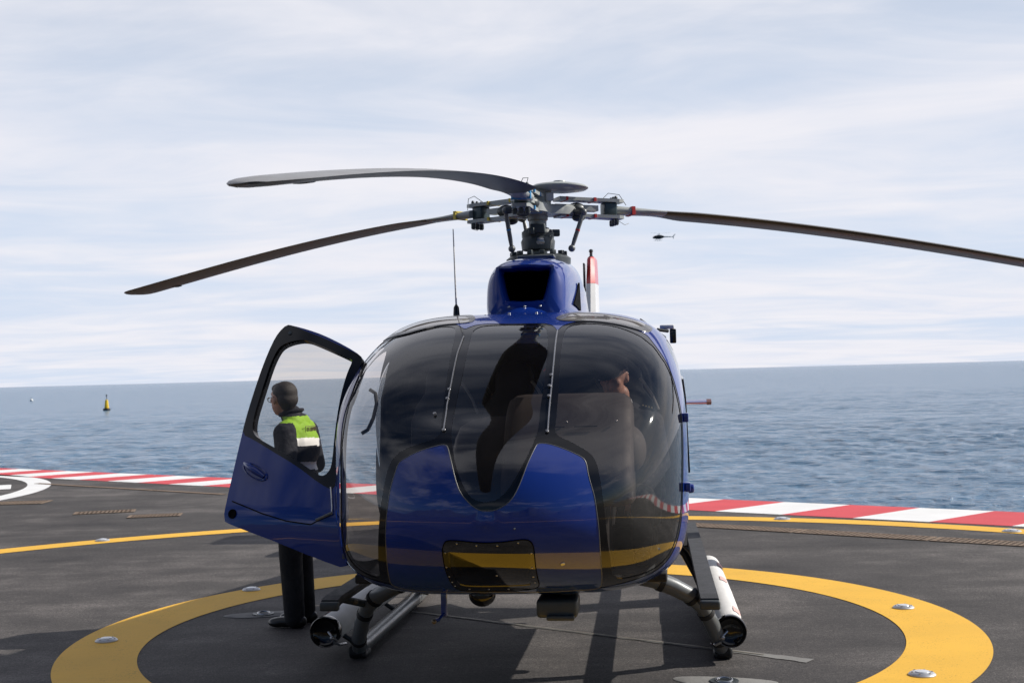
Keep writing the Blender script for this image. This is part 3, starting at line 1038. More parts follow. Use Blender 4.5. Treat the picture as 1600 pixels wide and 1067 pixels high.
cabin = skin_part('cabin', ['body'], 'paint_blue', HELI, 0.0)
skin_part('cabin_lining', ['body'], 'cabin_dark', cabin, -0.035)
frame = skin_part('windscreen_frame', ['surround'], 'black_trim', HELI, -0.002, thick=0.02)
skin_part('windscreen', ['pane_left'], 'windscreen_glass', HELI, -0.005)
skin_part('windscreen', ['pane_center'], 'windscreen_glass', HELI, -0.005)
skin_part('windscreen', ['pane_right'], 'windscreen_glass', HELI, -0.005)
nose = skin_part('nose_panel', ['nose'], 'paint_blue', HELI, 0.003)
for s in ('left', 'right'):
    rw = skin_part('roof_window', ['roof_%s' % s], 'grey_trim', HELI, 0.004, thick=0.012)
    skin_part('pane', ['roof_%s_in' % s], 'roof_glass', rw, 0.003)
ch = skin_part('chin_panel', ['chin'], 'chin_black', HELI, 0.007, thick=0.01)
skin_part('chin_glass', ['chin_glass'], 'chin_glass', ch, 0.004)
skin_part('chin_back', ['chin_glass'], 'dark_void', ch, -0.05)
skin_part('door_window', ['door_glass'], 'side_glass', HELI, -0.004)
skin_part('rear_window', ['rear_left'], 'side_glass', HELI, -0.004)
skin_part('rear_window', ['rear_right'], 'side_glass', HELI, -0.004)


def skin_line(name, pts, r, mat, parent, off=0.004, n=8, dens=0.03, closed=False):
    P = resample(pts, dens)
    if not closed:
        P = []
        for a, b in zip(pts[:-1], pts[1:]):
            a = np.array(a); b = np.array(b)
            k = max(1, int(np.hypot(*(b - a)) / dens))
            P += [a + (b - a) * i / k for i in range(k)]
        P.append(np.array(pts[-1])); P = np.array(P)
    Q, N_ = skin_point(P, off)
    path = list(Q) + ([Q[0]] if closed else [])
    m = MB(); m.tube(path, r, n)
    return m.obj(name, mat, parent)


skin_line('joint_strip', PANELS['strip_left'], 0.0035, 'steel', frame)
skin_line('joint_strip', PANELS['strip_right'], 0.0040, 'steel', frame)
Q, N_ = skin_point(PANELS['studs'], 0.003)
for q, n_ in zip(Q, N_):
    m = MB(); m.lathe([(0.010, 0), (0.009, 0.006), (0.003, 0.009)], q, n_, 10); m.obj('stud', 'steel', frame)
Q, N_ = skin_point(PANELS['bolts'], 0.007)
for q, n_ in zip(Q, N_):
    m = MB(); m.lathe([(0.0055, 0), (0.005, 0.002), (0.002, 0.003)], q, n_, 10); m.obj('bolt', 'bolt', ch)
skin_line('seam', list(chaikin(PANELS['chin'], 2)), 0.003, 'dark_void', ch, 0.006, closed=True)
# thin pale sealant line around the nose panel
skin_line('seal', list(POL['nose']), 0.0028, 'grey_trim', nose, 0.002, closed=True)
Q, N_ = skin_point(PANELS['nose_lights'], 0.003)
m = MB(); m.lathe([(0.012, 0), (0.011, 0.003), (0.002, 0.004)], Q[2], N_[2], 14); m.obj('latch', 'steel', nose)
m = MB(); m.lathe([(0.006, 0), (0.005, 0.004), (0.001, 0.006)], Q[0], N_[0], 10); m.obj('latch', 'steel', nose)
# grab handle by the left windscreen edge
m = MB(); m.tube([(-0.80, -2.18, 1.78), (-0.765, -2.20, 1.76), (-0.75, -2.24, 1.70), (-0.755, -2.31, 1.62), (-0.775, -2.36, 1.56), (-0.81, -2.36, 1.54)], 0.011, 8)
m.obj('grab_handle', 'hub_dark', HELI)
# clips on the right door post
m = MB()
for z, y in ((1.585, -2.29), (1.21, -2.36)):
    m.box((0.985, y + 0.05, z), (0.03, 0.05, 0.05), bev=0.006)
m.objs('door_hinge', 'paint_blue', HELI)

# ---- engine cowling with a ram-air intake
NA = 96
ANG = [2 * pi * i / NA for i in range(NA)]


def sup(y, hw, zt, zb, n=3.2, fy=None):
    r = []
    zc, hh = (zt + zb) / 2, (zt - zb) / 2
    for a in ANG:
        c, s = cos(a), sin(a)
        x = hw * abs(c) ** (2 / n) * (1 if c > 0 else -1)
        z = zc + hh * abs(s) ** (2 / n) * (1 if s > 0 else -1)
        r.append((x, y + (fy(z) if fy else 0), z))
    return r


def trap(y, wt_, wb_, zt, zb, rad=0.03, fy=None):
    r = []
    zc = (zt + zb) / 2
    for a in ANG:
        c, s = cos(a), sin(a)
        # ray from centre to the trapezoid
        best = 1e9
        for nx, nz, dd in ((0, 1, zt - zc), (0, -1, zc - zb)):
            k = nx * c + nz * s
            if k > 1e-6:
                best = min(best, dd / k)
        wm = (wt_ + wb_) / 2; sl = (wt_ - wb_) / (zt - zb)
        for sg in (1, -1):
            k = sg * c - sl * s
            if k > 1e-6:
                best = min(best, wm / k)
        best *= 1 - 0.05 * abs(sin(2 * a)) ** 6
        x, z = best * c, zc + best * s
        r.append((x, y + (fy(z) if fy else 0), z))
    return r


slope = lambda z: -0.10 * max(0.0, (2.50 - z)) / 0.3
m = MB()
rings = [sup(3.3, 0.20, 2.00, 1.7, 2.4), sup(2.3, 0.26, 2.20, 1.8, 2.5), sup(1.2, 0.29, 2.40, 1.9, 2.6), sup(0.55, 0.30, 2.50, 1.95, 2.8), sup(0.15, 0.31, 2.61, 2.0, 3.0), sup(-0.35, 0.315, 2.655, 2.02, 3.2),
         sup(-0.75, 0.295, 2.63, 2.04, 3.2), sup(-0.98, 0.275, 2.605, 2.07, 3.1), sup(-1.09, 0.258, 2.585, 2.10, 3.0, slope), sup(-1.155, 0.235, 2.565, 2.14, 2.9, slope),
         trap(-1.185, 0.195, 0.150, 2.550, 2.275, fy=slope), trap(-1.185, 0.178, 0.130, 2.535, 2.300, fy=slope), trap(-1.165, 0.165, 0.120, 2.525, 2.310, fy=slope), trap(-1.10, 0.155, 0.112, 2.515, 2.316, fy=slope)]
m.loft(rings, cap=False)
m.loft([sup(3.3, 0.20, 2.05, 1.7, 2.4), sup(3.32, 0.1, 1.95, 1.8, 2.2)], cap=False)
cow = m.obj('engine_cowling', 'paint_blue', HELI, True, 50)
m = MB(); m.loft([trap(-1.098, 0.155, 0.112, 2.515, 2.316, fy=slope), trap(-0.65, 0.15, 0.11, 2.50, 2.32)], cap=False)
m.add(trap(-0.65, 0.15, 0.11, 2.50, 2.32), [tuple(range(NA))])
m.obj('air_intake', 'dark_void', cow)
# fairing that runs from the intake sill down on to the roof
m = MB()
rr = []
for y, hw, z in ((-1.24, 0.17, 2.285), (-1.32, 0.20, 2.255), (-1.45, 0.25, 2.228), (-1.62, 0.33, 2.205), (-1.80, 0.42, 2.15)):
    rr.append([(hw * t, y + 0.10 * abs(t) ** 2, z - 0.05 * abs(t) ** 3 - 0.004) for t in np.linspace(-1, 1, 25)])
m.loft(rr, cap=False, closed=False)
m.obj('fairing', 'paint_blue', cow)
for s in (-1, 1):
    m = MB()
    # triangular louvre on the flank
    pts = [(-0.62, 2.46), (-0.90, 2.30), (-0.58, 2.27)]
    m.loft([[(s * (0.300 + 0.012 * k + 0.01 * (2.46 - z) - 0.02 * (y < -0.8)), y, z) for y, z in pts] for k in (0, 1)])
    m.obj('louvre', 'dark_void', cow, False)
m = MB()
rnd = random.Random(3)
for k in range(34):
    y = -0.95 + 1.0 * (k % 17) / 16
    s = 1 if k < 17 else -1
    m.sphere((s * (0.283 + 0.035 * min(1, (y + 0.95) / 0.6)), y, 2.20 + 0.015 * sin(k)), 0.007, 8, 6)
for x in (-0.10, 0.0, 0.10):
    m.sphere((x, -1.262, 2.275), 0.009, 10, 8)
for x in (-0.22, -0.07, 0.10, 0.24):
    m.sphere((x, -1.50, 2.222 - 0.2 * x * x), 0.009, 10, 8)
m.objs('fastener', 'steel', cow)
m = MB()
m.lathe([(0.23, 2.60), (0.235, 2.675), (0.215, 2.69), (0.20, 2.70), (0.12, 2.705)], (-0.015, -0.13, 0), n=36)
for k in range(14):
    a = 2 * pi * k / 14
    m.box((-0.015 + 0.19 * cos(a), -0.13 + 0.19 * sin(a), 2.712), (0.035, 0.035, 0.03), Matrix.Rotation(a, 3, 'Z'), 0.004)
m.obj('mast_collar', 'hub_dark', cow)
# mechanical deck in front of the mast
m = MB()
m.box((0.0, -0.42, 2.664), (0.26, 0.16, 0.02), bev=0.008)
m.obj('cowling_cap', 'grey_metal', cow)

# ---- whip antenna on the roof
ant = MB()
q, n_ = skin_point(np.array([[-0.30, 1.02]]))
AX, AY = -0.458, -1.16
ant.lathe([(0.045, 2.205), (0.040, 2.222), (0.022, 2.235), (0.018, 2.29), (0.012, 2.30), (0.006, 2.31)], (AX, AY, 0), n=16)
ao = ant.obj('antenna', 'black_trim', HELI)
ant = MB(); ant.tube([(AX, AY, 2.30), (AX - 0.004, AY, 2.55), (AX - 0.008, AY, 2.80)], [0.006, 0.005, 0.0035], 8)
ant.obj('whip', 'cloth_white', ao)

# ---- right roof edge bracket
m = MB(); m.box((0.895, -0.30, 2.150), (0.10, 0.10, 0.028), bev=0.008)
br = m.obj('step_bracket', 'paint_white', HELI)
m = MB(); m.box((0.935, -0.30, 2.085), (0.045, 0.08, 0.10), bev=0.008); m.tube([(0.90, -0.35, 2.12), (0.83, -0.42, 2.13)], 0.012, 8)
m.obj('clamp', 'black_trim', br)

# ---- slid-back rear door on the right
m = MB()
prof_ = [(0.05, 1.10), (0.95, 1.10), (1.0, 1.2), (0.98, 1.7), (0.9, 1.8), (0.1, 1.78), (0.02, 1.65)]
m.loft([[(1.012 + dx - 0.10 * max(0, z - 1.5) ** 1.0, y, z) for y, z in prof_] for dx in (0.0, 0.02)])
m.obj('rear_door', 'black_trim', HELI, False)
m = MB(); m.lathe([(0.03, 0), (0.035, 0.02), (0.03, 0.05), (0.02, 0.055)], (1.00, -0.1, 1.0), (1, 0, 0), 14); m.obj('fuel_cap', 'paint_blue', HELI)

# ---- open left door, hinged at its front edge
D_ORG = np.array([-0.8712, -2.5048, 0.845]); D_U = np.array([0.97302, -0.22784, -0.03628]); D_V = np.array([0.11875, 0.35976, 0.92546]); D_N = np.array([-0.19781, -0.9048, 0.37711])
DOOR = {
    'outer': [(-0.6856,1.4296), (-0.7334,1.4378), (-0.7775,1.3857), (-0.8029,1.3127), (-0.8279,1.1679), (-0.8449,0.9934), (-0.8579,0.8061), (-0.8601,0.5466), (-0.8608,0.3526), (-0.8577,0.1987), (-0.8173,0.1819), (-0.6776,0.1433), (-0.4907,0.0969), (-0.2408,0.0278), (-0.0567,-0.0130), (-0.0777,0.0654), (-0.1055,0.1470), (-0.1485,0.3137), (-0.1694,0.4271), (-0.1890,0.5422), (-0.2025,0.7183), (-0.2004,0.8981), (-0.1855,1.0966), (-0.1652,1.2021), (-0.1811,1.2331), (-0.2899,1.2906), (-0.4527,1.3616), (-0.5782,1.4018)],
    'window': [(-0.7312,1.2968), (-0.6616,1.3244), (-0.5711,1.3326), (-0.4720,1.2978), (-0.2404,1.2077), (-0.2249,1.1953), (-0.2446,1.1113), (-0.2527,0.9577), (-0.2402,0.7469), (-0.2185,0.5703), (-0.2248,0.5117), (-0.2616,0.4782), (-0.3138,0.5008), (-0.4581,0.5763), (-0.6380,0.6523), (-0.7488,0.7018), (-0.7896,0.7464), (-0.8033,0.8229), (-0.7907,0.9786), (-0.7771,1.1684), (-0.7556,1.2565)],
    'black': [(-0.6856,1.4296), (-0.7334,1.4378), (-0.7775,1.3857), (-0.8029,1.3127), (-0.8279,1.1679), (-0.8449,0.9934), (-0.8579,0.8061), (-0.8571,0.7215), (-0.7616,0.6862), (-0.6130,0.6155), (-0.4322,0.5329), (-0.2684,0.4373), (-0.1664,0.3985), (-0.1890,0.5422), (-0.2025,0.7183), (-0.2004,0.8981), (-0.1855,1.0966), (-0.1652,1.2021), (-0.1811,1.2331), (-0.2867,1.2748), (-0.4486,1.3425), (-0.5742,1.3841)],
    'handle': [(-0.8063,0.5306), (-0.7861,0.5493), (-0.7359,0.5467), (-0.6630,0.5166), (-0.6106,0.4816), (-0.6080,0.4433), (-0.6509,0.4327), (-0.7125,0.4508), (-0.7796,0.4897)],
    'misc': [(-0.7988,0.2381), (-0.2458,0.2265), (-0.1554,0.2736), (-0.6906,1.3776), (-0.0735,0.0312), (-0.1879,0.4263)],
}


def door_pos(uv, off=0.0):
    uv = np.asarray(uv, float)
    u, v = uv[:, 0], uv[:, 1]
    low = np.clip(0.26 - v, 0, 1)
    hi = np.clip(v - 0.6, 0, 2)
    b = 0.05 * (1 - ((u + 0.47) / 0.44) ** 2) * 0.6 - 0.85 * low ** 1.6 - 0.05 * hi ** 2 - 0.03
    P = D_ORG + u[:, None] * D_U + v[:, None] * D_V + b[:, None] * D_N
    e = 1e-3
    return P, b


def door_xyz(uv, off=0.0):
    P, _ = door_pos(uv)
    e = 1e-3
    Pu, _ = door_pos(np.asarray(uv) + [e, 0]); Pv, _ = door_pos(np.asarray(uv) + [0, e])
    N = np.cross(Pu - P, Pv - P); N /= np.linalg.norm(N, axis=1)[:, None]
    N *= np.sign((N @ D_N))[:, None]
    return P + N * (np.asarray(off)[..., None] if np.ndim(off) else off), N


dsp = 0.035
DP = {k: resample(chaikin(DOOR[k], 1 if k in ('outer', 'black') else 2), dsp * .8) for k in ('outer', 'window', 'black')}
g = np.array([(x, y) for x in np.arange(-1.3, 0, dsp) for y in np.arange(-0.05, 1.5, dsp)])
g = g[inside(DP['outer'], g)]
dpts, dtri = triangulate(list(DP.values()), g, dsp)
dc = dpts[dtri].mean(1)
inw = inside(DP['window'], dc); ino = inside(DP['outer'], dc); inb = inside(DP['black'], dc)


def door_part(name, sel, mats, parent, off, thick, midx=None):
    tri = dtri[sel]
    use, inv = np.unique(tri, return_inverse=True)
    tri = inv.reshape(-1, 3)
    P, N = door_xyz(dpts[use], off)
    a = np.cross(P[tri[:, 1]] - P[tri[:, 0]], P[tri[:, 2]] - P[tri[:, 0]])
    f = (a @ D_N) < 0
    tri[f] = tri[f][:, ::-1]
    if not thick:
        return mesh_obj(name, P, tri, mats, parent, True, None, None, N)
    n = len(P)
    ed = set()
    for t in tri:
        ed |= {(t[0], t[1]), (t[1], t[2]), (t[2], t[0])}
    rim = [(u, v) for (u, v) in ed if (v, u) not in ed]
    P2 = P - N * thick
    faces = [tuple(t) for t in tri] + [tuple(n + i for i in t[::-1]) for t in tri]
    V = np.vstack([P, P2]); NN = [tuple(x) for x in np.vstack([N, -N])]
    o_ = mesh_obj(name, V, faces + [(v, u, n + u, n + v) for u, v in rim], mats, parent, True, None, 40)
    return o_


door = door_part('door', ino & ~inw & ~inb, 'paint_blue', HELI, 0.0, 0.045)
door_part('window_frame', inb & ~inw & ino, 'black_trim', door, 0.002, 0.05)
door_part('door_window', inw, 'door_glass', door, -0.008, 0.0)
# blue edge of the roof line over the door
hp = chaikin(DOOR['handle'], 2)
c = hp.mean(0)
m = MB()
rings = []
for k, o_ in ((1.0, 0.001), (0.97, 0.008), (0.86, 0.010), (0.80, 0.004)):
    rings.append(list(door_xyz(c + (hp - c) * k, o_)[0]))
m.loft(rings)
hd = m.obj('handle', 'paint_blue', door)
m = MB()
hx = np.array([c + np.array((-0.075 + 0.15 * t, 0.045 - 0.08 * t)) for t in np.linspace(0, 1, 14)])
hz = [0.010 + 0.022 * sin(pi * t) for t in np.linspace(0, 1, 14)]
m.tube(list(door_xyz(hx, np.array(hz))[0]), [0.012 + 0.008 * sin(pi * t) for t in np.linspace(0, 1, 14)], 12)
m.obj('handle_grip', 'paint_blue', door)
ms = np.array(DOOR['misc'])
P, N = door_xyz(ms[:1], 0.002)
m = MB(); m.lathe([(0.028, 0), (0.026, 0.006), (0.020, 0.004), (0.002, 0.003)], P[0], N[0], 20); m.obj('lock', 'dark_void', door)
P, N = door_xyz(ms[1:3], 0.012)
m = MB(); m.tube([P[0], P[0] * .5 + P[1] * .5, P[1]], 0.008, 8); m.obj('gas_strut', 'grey_metal', door)
P, N = door_xyz(ms[3:4], 0.004)
m = MB(); m.lathe([(0.014, 0), (0.012, 0.004), (0.002, 0.005)], P[0], N[0], 14); m.obj('screw', 'hub_dark', door)
sl = [(u * 0.667, v + 0.012) for u, v in ((-1.228, 0.30), (-1.10, 0.275), (-0.90, 0.235), (-0.65, 0.20), (-0.42, 0.19), (-0.25, 0.255))]
m = MB(); P = door_xyz(np.array(sl), 0.0015)[0]; m.tube(list(P), 0.0035, 6); m.obj('seam', 'dark_void', door)
m = MB(); P = door_xyz(np.array([(-0.195, 0.42), (-0.178, 0.36), (-0.162, 0.30), (-0.158, 0.262)]), 0.01)[0]; m.tube(list(P), 0.004, 6); m.obj('edge_strip', 'steel', door)
m = MB(); m.tube([(-0.90, -2.46, 0.86), (-0.885, -2.50, 1.15)], 0.012, 8); m.tube([(-0.90, -2.22, 1.70), (-0.88, -2.16, 1.78)], 0.012, 8); m.objs('hinge', 'hub_dark', door)

# ---- interior
m = MB(); m.box((0, -1.10, 0.735), (1.72, 2.6, 0.05), bev=0.01); m.obj('cabin_floor', 'cabin_dark', HELI)
m = MB(); m.box((0, 0.40, 1.42), (1.60, 0.05, 1.36), bev=0.01); m.obj('bulkhead', 'cabin_dark', HELI)
for s in (-1, 1):
    m = MB()
    m.tube([(s * 0.93, -1.13, 0.74), (s * 0.945, -1.13, 1.2), (s * 0.93, -1.10, 1.7), (s * 0.84, -1.10, 2.04), (s * 0.70, -1.12, 2.14)], 0.055, 10)
    m.obj('door_post', 'cabin_dark', HELI)
# instrument hood in front of the pilot
m = MB()


def hood_ring(x, k):
    pr = [(-2.30, 1.18), (-2.28, 1.60), (-2.30, 1.70), (-2.37, 1.735), (-2.46, 1.72), (-2.58, 1.62), (-2.72, 1.46), (-2.84, 1.30), (-2.86, 1.22), (-2.80, 1.16), (-2.55, 1.14)]
    return [(x, -2.48 + (y + 2.48) * k, 1.30 + (z - 1.30) * k) for y, z in pr]


m.loft([hood_ring(x, k) for x, k in ((0.02, 0.80), (0.035, 0.93), (0.07, 0.985), (0.12, 1.0), (0.60, 1.0), (0.655, 0.985), (0.69, 0.93), (0.705, 0.82))])
m_p = MB(); m_p.box((0.34, -2.45, 0.95), (0.44, 0.30, 0.42), bev=0.04)
hood = m.obj('instrument_panel', 'cabin_grey', HELI, True, 60)
m_p.obj('pedestal', 'cabin_dark', hood)
m = MB()
m.sphere((0.675, -2.44, 1.43), (0.095, 0.14, 0.13), 24, 16)
m.obj('air_vent', 'cabin_grey', hood)
m = MB()
m.box((0.30, -2.646, 1.565), (0.10, 0.006, 0.006)); m.box((0.46, -2.646, 1.565), (0.12, 0.006, 0.006))
m.objs('slot', 'dark_void', hood)
for x in (0.36, 0.62):
    m = MB(); m.sphere((x, -2.628, 1.588), 0.007, 8, 6); m.obj('screw', 'steel', hood)
m = MB()
m.loft([[(x, -2.5 + (y + 2.5) * k, 1.2 + (z - 1.2) * k) for y, z in ((-2.22, 0.78), (-2.20, 1.50), (-2.28, 1.60), (-2.40, 1.62), (-2.55, 1.52), (-2.72, 1.25), (-2.74, 1.0), (-2.7, 0.82))] for x, k in ((-0.27, .72), (-0.24, .88), (-0.17, .97), (-0.08, 1.0), (0.02, 1.0), (0.06, .97))])
m.obj('centre_console', 'seat_leather', HELI, True, 60)


def seat(x, y, name='seat'):
    o_ = MB()
    o_.box((x, y - 0.28, 0.98), (0.46, 0.50, 0.14), bev=0.05)
    so = o_.obj(name, 'seat_leather', HELI)
    m_ = MB()

    def ringz(z, w, d, yy):
        return [(x + w * abs(cos(a)) ** 0.6 * (1 if cos(a) > 0 else -1), yy + d * abs(sin(a)) ** 0.6 * (1 if sin(a) > 0 else -1), z) for a in np.linspace(0, 2 * pi, 28, False)]
    m_.loft([ringz(z, w, d, y + 0.10 * (z - 1.0)) for z, w, d in ((0.95, .20, .05), (1.05, .23, .06), (1.35, .23, .065), (1.55, .225, .06), (1.66, .19, .055), (1.74, .13, .05), (1.84, .125, .05), (1.90, .10, .045), (1.93, .05, .03))])
    m_.obj('backrest', 'seat_leather', so)
    m_ = MB()
    for s in (1,):
        m_.tube([(x + s * 0.226, y - 0.01, 1.60), (x + s * 0.192, y - 0.0, 1.69), (x + s * 0.135, y + 0.02, 1.78), (x + s * 0.115, y + 0.03, 1.80)], 0.010, 8)
    m_.obj('piping', 'piping', so)
    m_ = MB(); m_.box((x, y - 0.2, 0.83), (0.40, 0.44, 0.16), bev=0.02); m_.obj('seat_base', 'cabin_dark', so)
    return so


seat(0.60, -1.18); seat(-0.10, -1.15); seat(-0.56, -1.15)
for x in (-0.62, -0.2, 0.22, 0.62):
    seat(x, 0.20)
m = MB(); m.tube([(0.235, -2.02, 2.00), (0.24, -2.03, 1.95), (0.235, -2.03, 1.91), (0.185, -2.02, 1.86)], 0.0055, 6); m.obj('red_cord', 'tape_red', HELI)
m = MB(); m.tube([(0.55, -2.25, 0.76), (0.56, -2.10, 1.0), (0.58, -1.95, 1.22)], 0.014, 8); m.obj('control_stick', 'cabin_dark', HELI)

# ---- belly fittings
m = MB(); m.box((0.27, -2.40, 0.590), (0.22, 0.24, 0.10), bev=0.02)
lb = m.obj('landing_light', 'hub_dark', HELI)
m = MB(); m.box((0.29, -2.49, 0.545), (0.15, 0.10, 0.03), bev=0.01); m.obj('lens', 'hub_dark', lb)
m = MB(); m.sphere((-0.155, -2.35, 0.64), (0.075, 0.075, 0.065), 20, 12); m.obj('belly_dome', 'black_trim', HELI)
m = MB(); m.box((-0.36, -2.40, 0.595), (0.03, 0.05, 0.13), bev=0.006); m.tube([(-0.36, -2.42, 0.55), (-0.38, -2.46, 0.525), (-0.41, -2.47, 0.515)], 0.009, 8)
bh = m.obj('tow_hook', 'paint_blue', HELI)
m = MB(); m.sphere((-0.405, -2.475, 0.517), 0.014, 10, 8); m.obj('tip', 'brass_strip', bh)

# ---- landing gear
gear = MB(); gear.box((0, -1.45, 0.66), (0.9, 0.16, 0.10), bev=0.03); gear.box((0, 0.92, 0.66), (0.9, 0.14, 0.10), bev=0.03)
gear.objs('cross_beam', 'grey_metal', HELI)
for s in (1, -1):
    m = MB()
    path = [(0.45, -1.45, .625), (0.62, -1.44, .605), (0.77, -1.42, .57), (0.89, -1.39, .515), (0.99, -1.35, .455), (1.06, -1.30, .385), (1.115, -1.23, .27), (1.16, -1.14, .15), (1.19, -1.02, .04)]
    m.tube([(s * x, y, z) for x, y, z in path], [.056, .056, .056, .055, .052, .049, .048, .048, .048], 22)
    leg = m.obj('front_leg', 'grey_metal', HELI)
    m = MB()
    for i, t, ln, r0 in ((2, .25, .22, .060), (4, .0, .2, .057), (5, .35, .22, .053), (7, .0, .2, .052)):
        A_ = Vector(path[i]); B_ = Vector(path[i + 1])
        p0 = A_ + (B_ - A_) * t; p1 = p0 + (B_ - A_).normalized() * ln * .15
        m.tube([(s * p0.x, p0.y, p0.z), (s * p1.x, p1.y, p1.z)], r0, 22)
    m.objs('clamp_band', 'rubber', leg)
    m = MB()
    m.box((s * 1.19, -1.0, 0.028), (0.12, 0.16, 0.05), bev=0.02)
    m.box((s * 1.20, -1.05, 0.05), (0.10, 0.08, 0.07), bev=0.02)
    m.obj('shoe', 'rubber', leg)
    m = MB()
    m.tube([(s * 1.185, -1.02, .075), (s * 1.19, -0.9, .062), (s * 1.19, 0.5, .058), (s * 1.19, 1.55, .058), (s * 1.19, 1.68, .075)], [.05, .05, .05, .05, .035], 20)
    sk = m.obj('skid_tube', 'grey_metal', HELI)
    m = MB()
    for k in range(7):
        m.box((s * 1.19, 0.6 + 0.07 * k, .012), (.05, .02, .02))
    m.objs('wear_pad', 'rubber', sk)
    m = MB()
    path = [(.40, .92, .64), (.72, .92, .61), (.92, .93, .54), (1.04, .95, .40), (1.12, .96, .24), (1.18, .97, .07)]
    m.tube([(s * x, y, z) for x, y, z in path], [.05, .05, .05, .048, .045, .045], 18)
    rl = m.obj('rear_leg', 'grey_metal', HELI)
    m = MB()
    path = [(.90, .86, .56), (1.03, .88, .42), (1.12, .89, .24), (1.17, .90, .10)]
    m.tube([(s * (x - .03), y, z) for x, y, z in path], [.045, .045, .042, .040], 14, flat=1.4)
    m.obj('fairing', 'black_trim', rl)
    # boarding step
    DX = -0.085 if s > 0 else 0.0
    m = MB()
    m.loft([[(s * (xc + DX + w), y, z + h_) for w, h_ in ((-.056, 0), (-.052, .022), (.052, .022), (.056, 0), (.048, -.03), (-.048, -.03))] for xc, y, z in ((1.185, -1.74, .485), (1.18, -1.66, .500), (1.15, 0.4, .505), (1.12, 1.85, .505))])
    st = m.obj('boarding_step', 'step_grip', HELI, False)
    m = MB()
    m.box((s * (1.185 + DX), -1.75, .470), (.118, .05, .055), bev=0.012)
    m.tube([(s * (1.17 + DX), -1.50, .47), (s * 1.05, -1.31, .40)], .024, 10)
    m.tube([(s * (1.15 + DX), .95, .46), (s * 1.05, .95, .38)], .024, 10)
    m.objs('bracket', 'hub_dark', st)
    m = MB(); m.sphere((s * (1.10 + DX * .5), -1.44, .44), .018, 12, 8); m.obj('reflector', 'brass_strip', st)
    # rolled emergency float
    FX = 1.237 if s > 0 else 1.375
    m = MB()
    rings = []
    rnd = random.Random(11 + s)
    for y, r in ((-1.15, .085), (-1.11, .094), (-0.9, .093), (-0.86, .090), (-0.82, .094), (0.1, .092), (0.15, .089), (0.20, .093), (1.2, .092), (1.5, .090), (1.60, .078), (1.66, .05), (1.67, .01)):
        ox, oz = rnd.uniform(-.004, .004), rnd.uniform(-.003, .003)
        rings.append([(s * (FX - .018 * (y + 1.15)) + ox + r * (1 + .03 * sin(3 * a + y * 2)) * cos(a), y, .200 + oz + r * (1 + .03 * cos(2 * a + y)) * sin(a)) for a in np.linspace(0, 2 * pi, 26, False)])
    m.loft(rings)
    fl = m.obj('float_pack', 'cloth_white', HELI)
    m = MB(); m.lathe([(.090, -0.05), (.098, -0.03), (.101, 0.0), (.101, 0.045), (.098, 0.050), (.094, 0.047), (.088, 0.034), (.070, 0.020), (.045, 0.012), (.02, 0.010), (.003, .010)], (s * FX, -1.145, .200), (0, -1, 0), 36)
    m.obj('end_cap', 'black_trim', fl)
    m = MB()
    m.tube([(s * (FX - .065), -1.13, .14), (s * (FX - .085), -1.19, .145), (s * (FX - .05), -1.20, .175), (s * (FX - .02), -1.175, .20)], .008, 8)
    m.tube([(s * (FX - .115), -1.10, .11), (s * (FX - .095), -1.19, .12), (s * (FX - .06), -1.20, .14)], .010, 8)
    m.sphere((s * (FX - .05), -1.20, .165), .016, 10, 8)
    m.obj('hose', 'steel', fl)
    m = MB()
    for y in (-1.0, 0.2, 1.3):
        m.tube([(s * 1.19, y, .07), (s * (FX - .065), y, .15)], .016, 8)
    m.objs('bracket', 'hub_dark', fl)
    for y, a0 in ((-0.95, .55), (0.25, .75), (1.0, .5)):
        m = MB()
        A = np.linspace(a0, a0 + .62, 6)
        vs = [(s * (FX - .018 * (y + 1.2)) + s * .0965 * cos(a), y + dy, 0.200 + .0965 * sin(a)) for dy in (0, .17) for a in A]
        m.add(vs, [(i, i + 1, 7 + i, 6 + i) for i in range(5)])
        m.obj('faded_label', 'faded_red', fl)

# ---- tail
m = MB()


def oval(y, hw, hh, zc, n=24):
    return [(hw * cos(a), y, zc + hh * sin(a)) for a in np.linspace(0, 2 * pi, n, False)]


m.loft([oval(1.6, .42, .44, 1.62), oval(2.4, .30, .34, 1.72), oval(3.4, .21, .25, 1.78), oval(5.2, .15, .18, 1.82), oval(5.7, .13, .2, 1.85)])
tb = m.obj('tail_boom', 'paint_blue', HELI)
m = MB()
m.loft([[(w, y, z) for y, w in ((y0, .0), (y0 + .04, .07 * k), (y0 + c_ * .4, .10 * k), (y0 + c_ * .85, .05 * k), (y0 + c_, 0), (y0 + c_ * .85, -.05 * k), (y0 + c_ * .4, -.10 * k), (y0 + .04, -.07 * k))] for z, y0, c_, k in ((1.95, 5.45, 1.1, .95), (2.5, 5.68, .95, .84), (2.90, 5.84, .86, .76))])
fin = m.obj('tail_fin', 'paint_white', HELI)
m = MB()
m.loft([[(w, y, z) for y, w in ((y0, .0), (y0 + .04, .07 * k), (y0 + c_ * .4, .10 * k), (y0 + c_ * .85, .05 * k), (y0 + c_, 0), (y0 + c_ * .85, -.05 * k), (y0 + c_ * .4, -.10 * k), (y0 + .04, -.07 * k))] for z, y0, c_, k in ((2.902, 5.841, .858, .76), (3.20, 5.97, .78, .62), (3.23, 6.0, .72, .5))])
m.obj('fin_top', 'paint_red', fin)
m = MB(); m.lathe([(.030, 3.225), (.030, 3.24), (.018, 3.25), (.018, 3.29), (.026, 3.30), (.024, 3.32), (.01, 3.33)], (0, 6.1, 0), n=14); m.obj('beacon', 'hub_dark', fin)
m = MB(); m.box((-.080, 5.98, 2.98), (.02, .16, .34), bev=.006); m.obj('rib', 'hub_dark', fin)
m = MB()
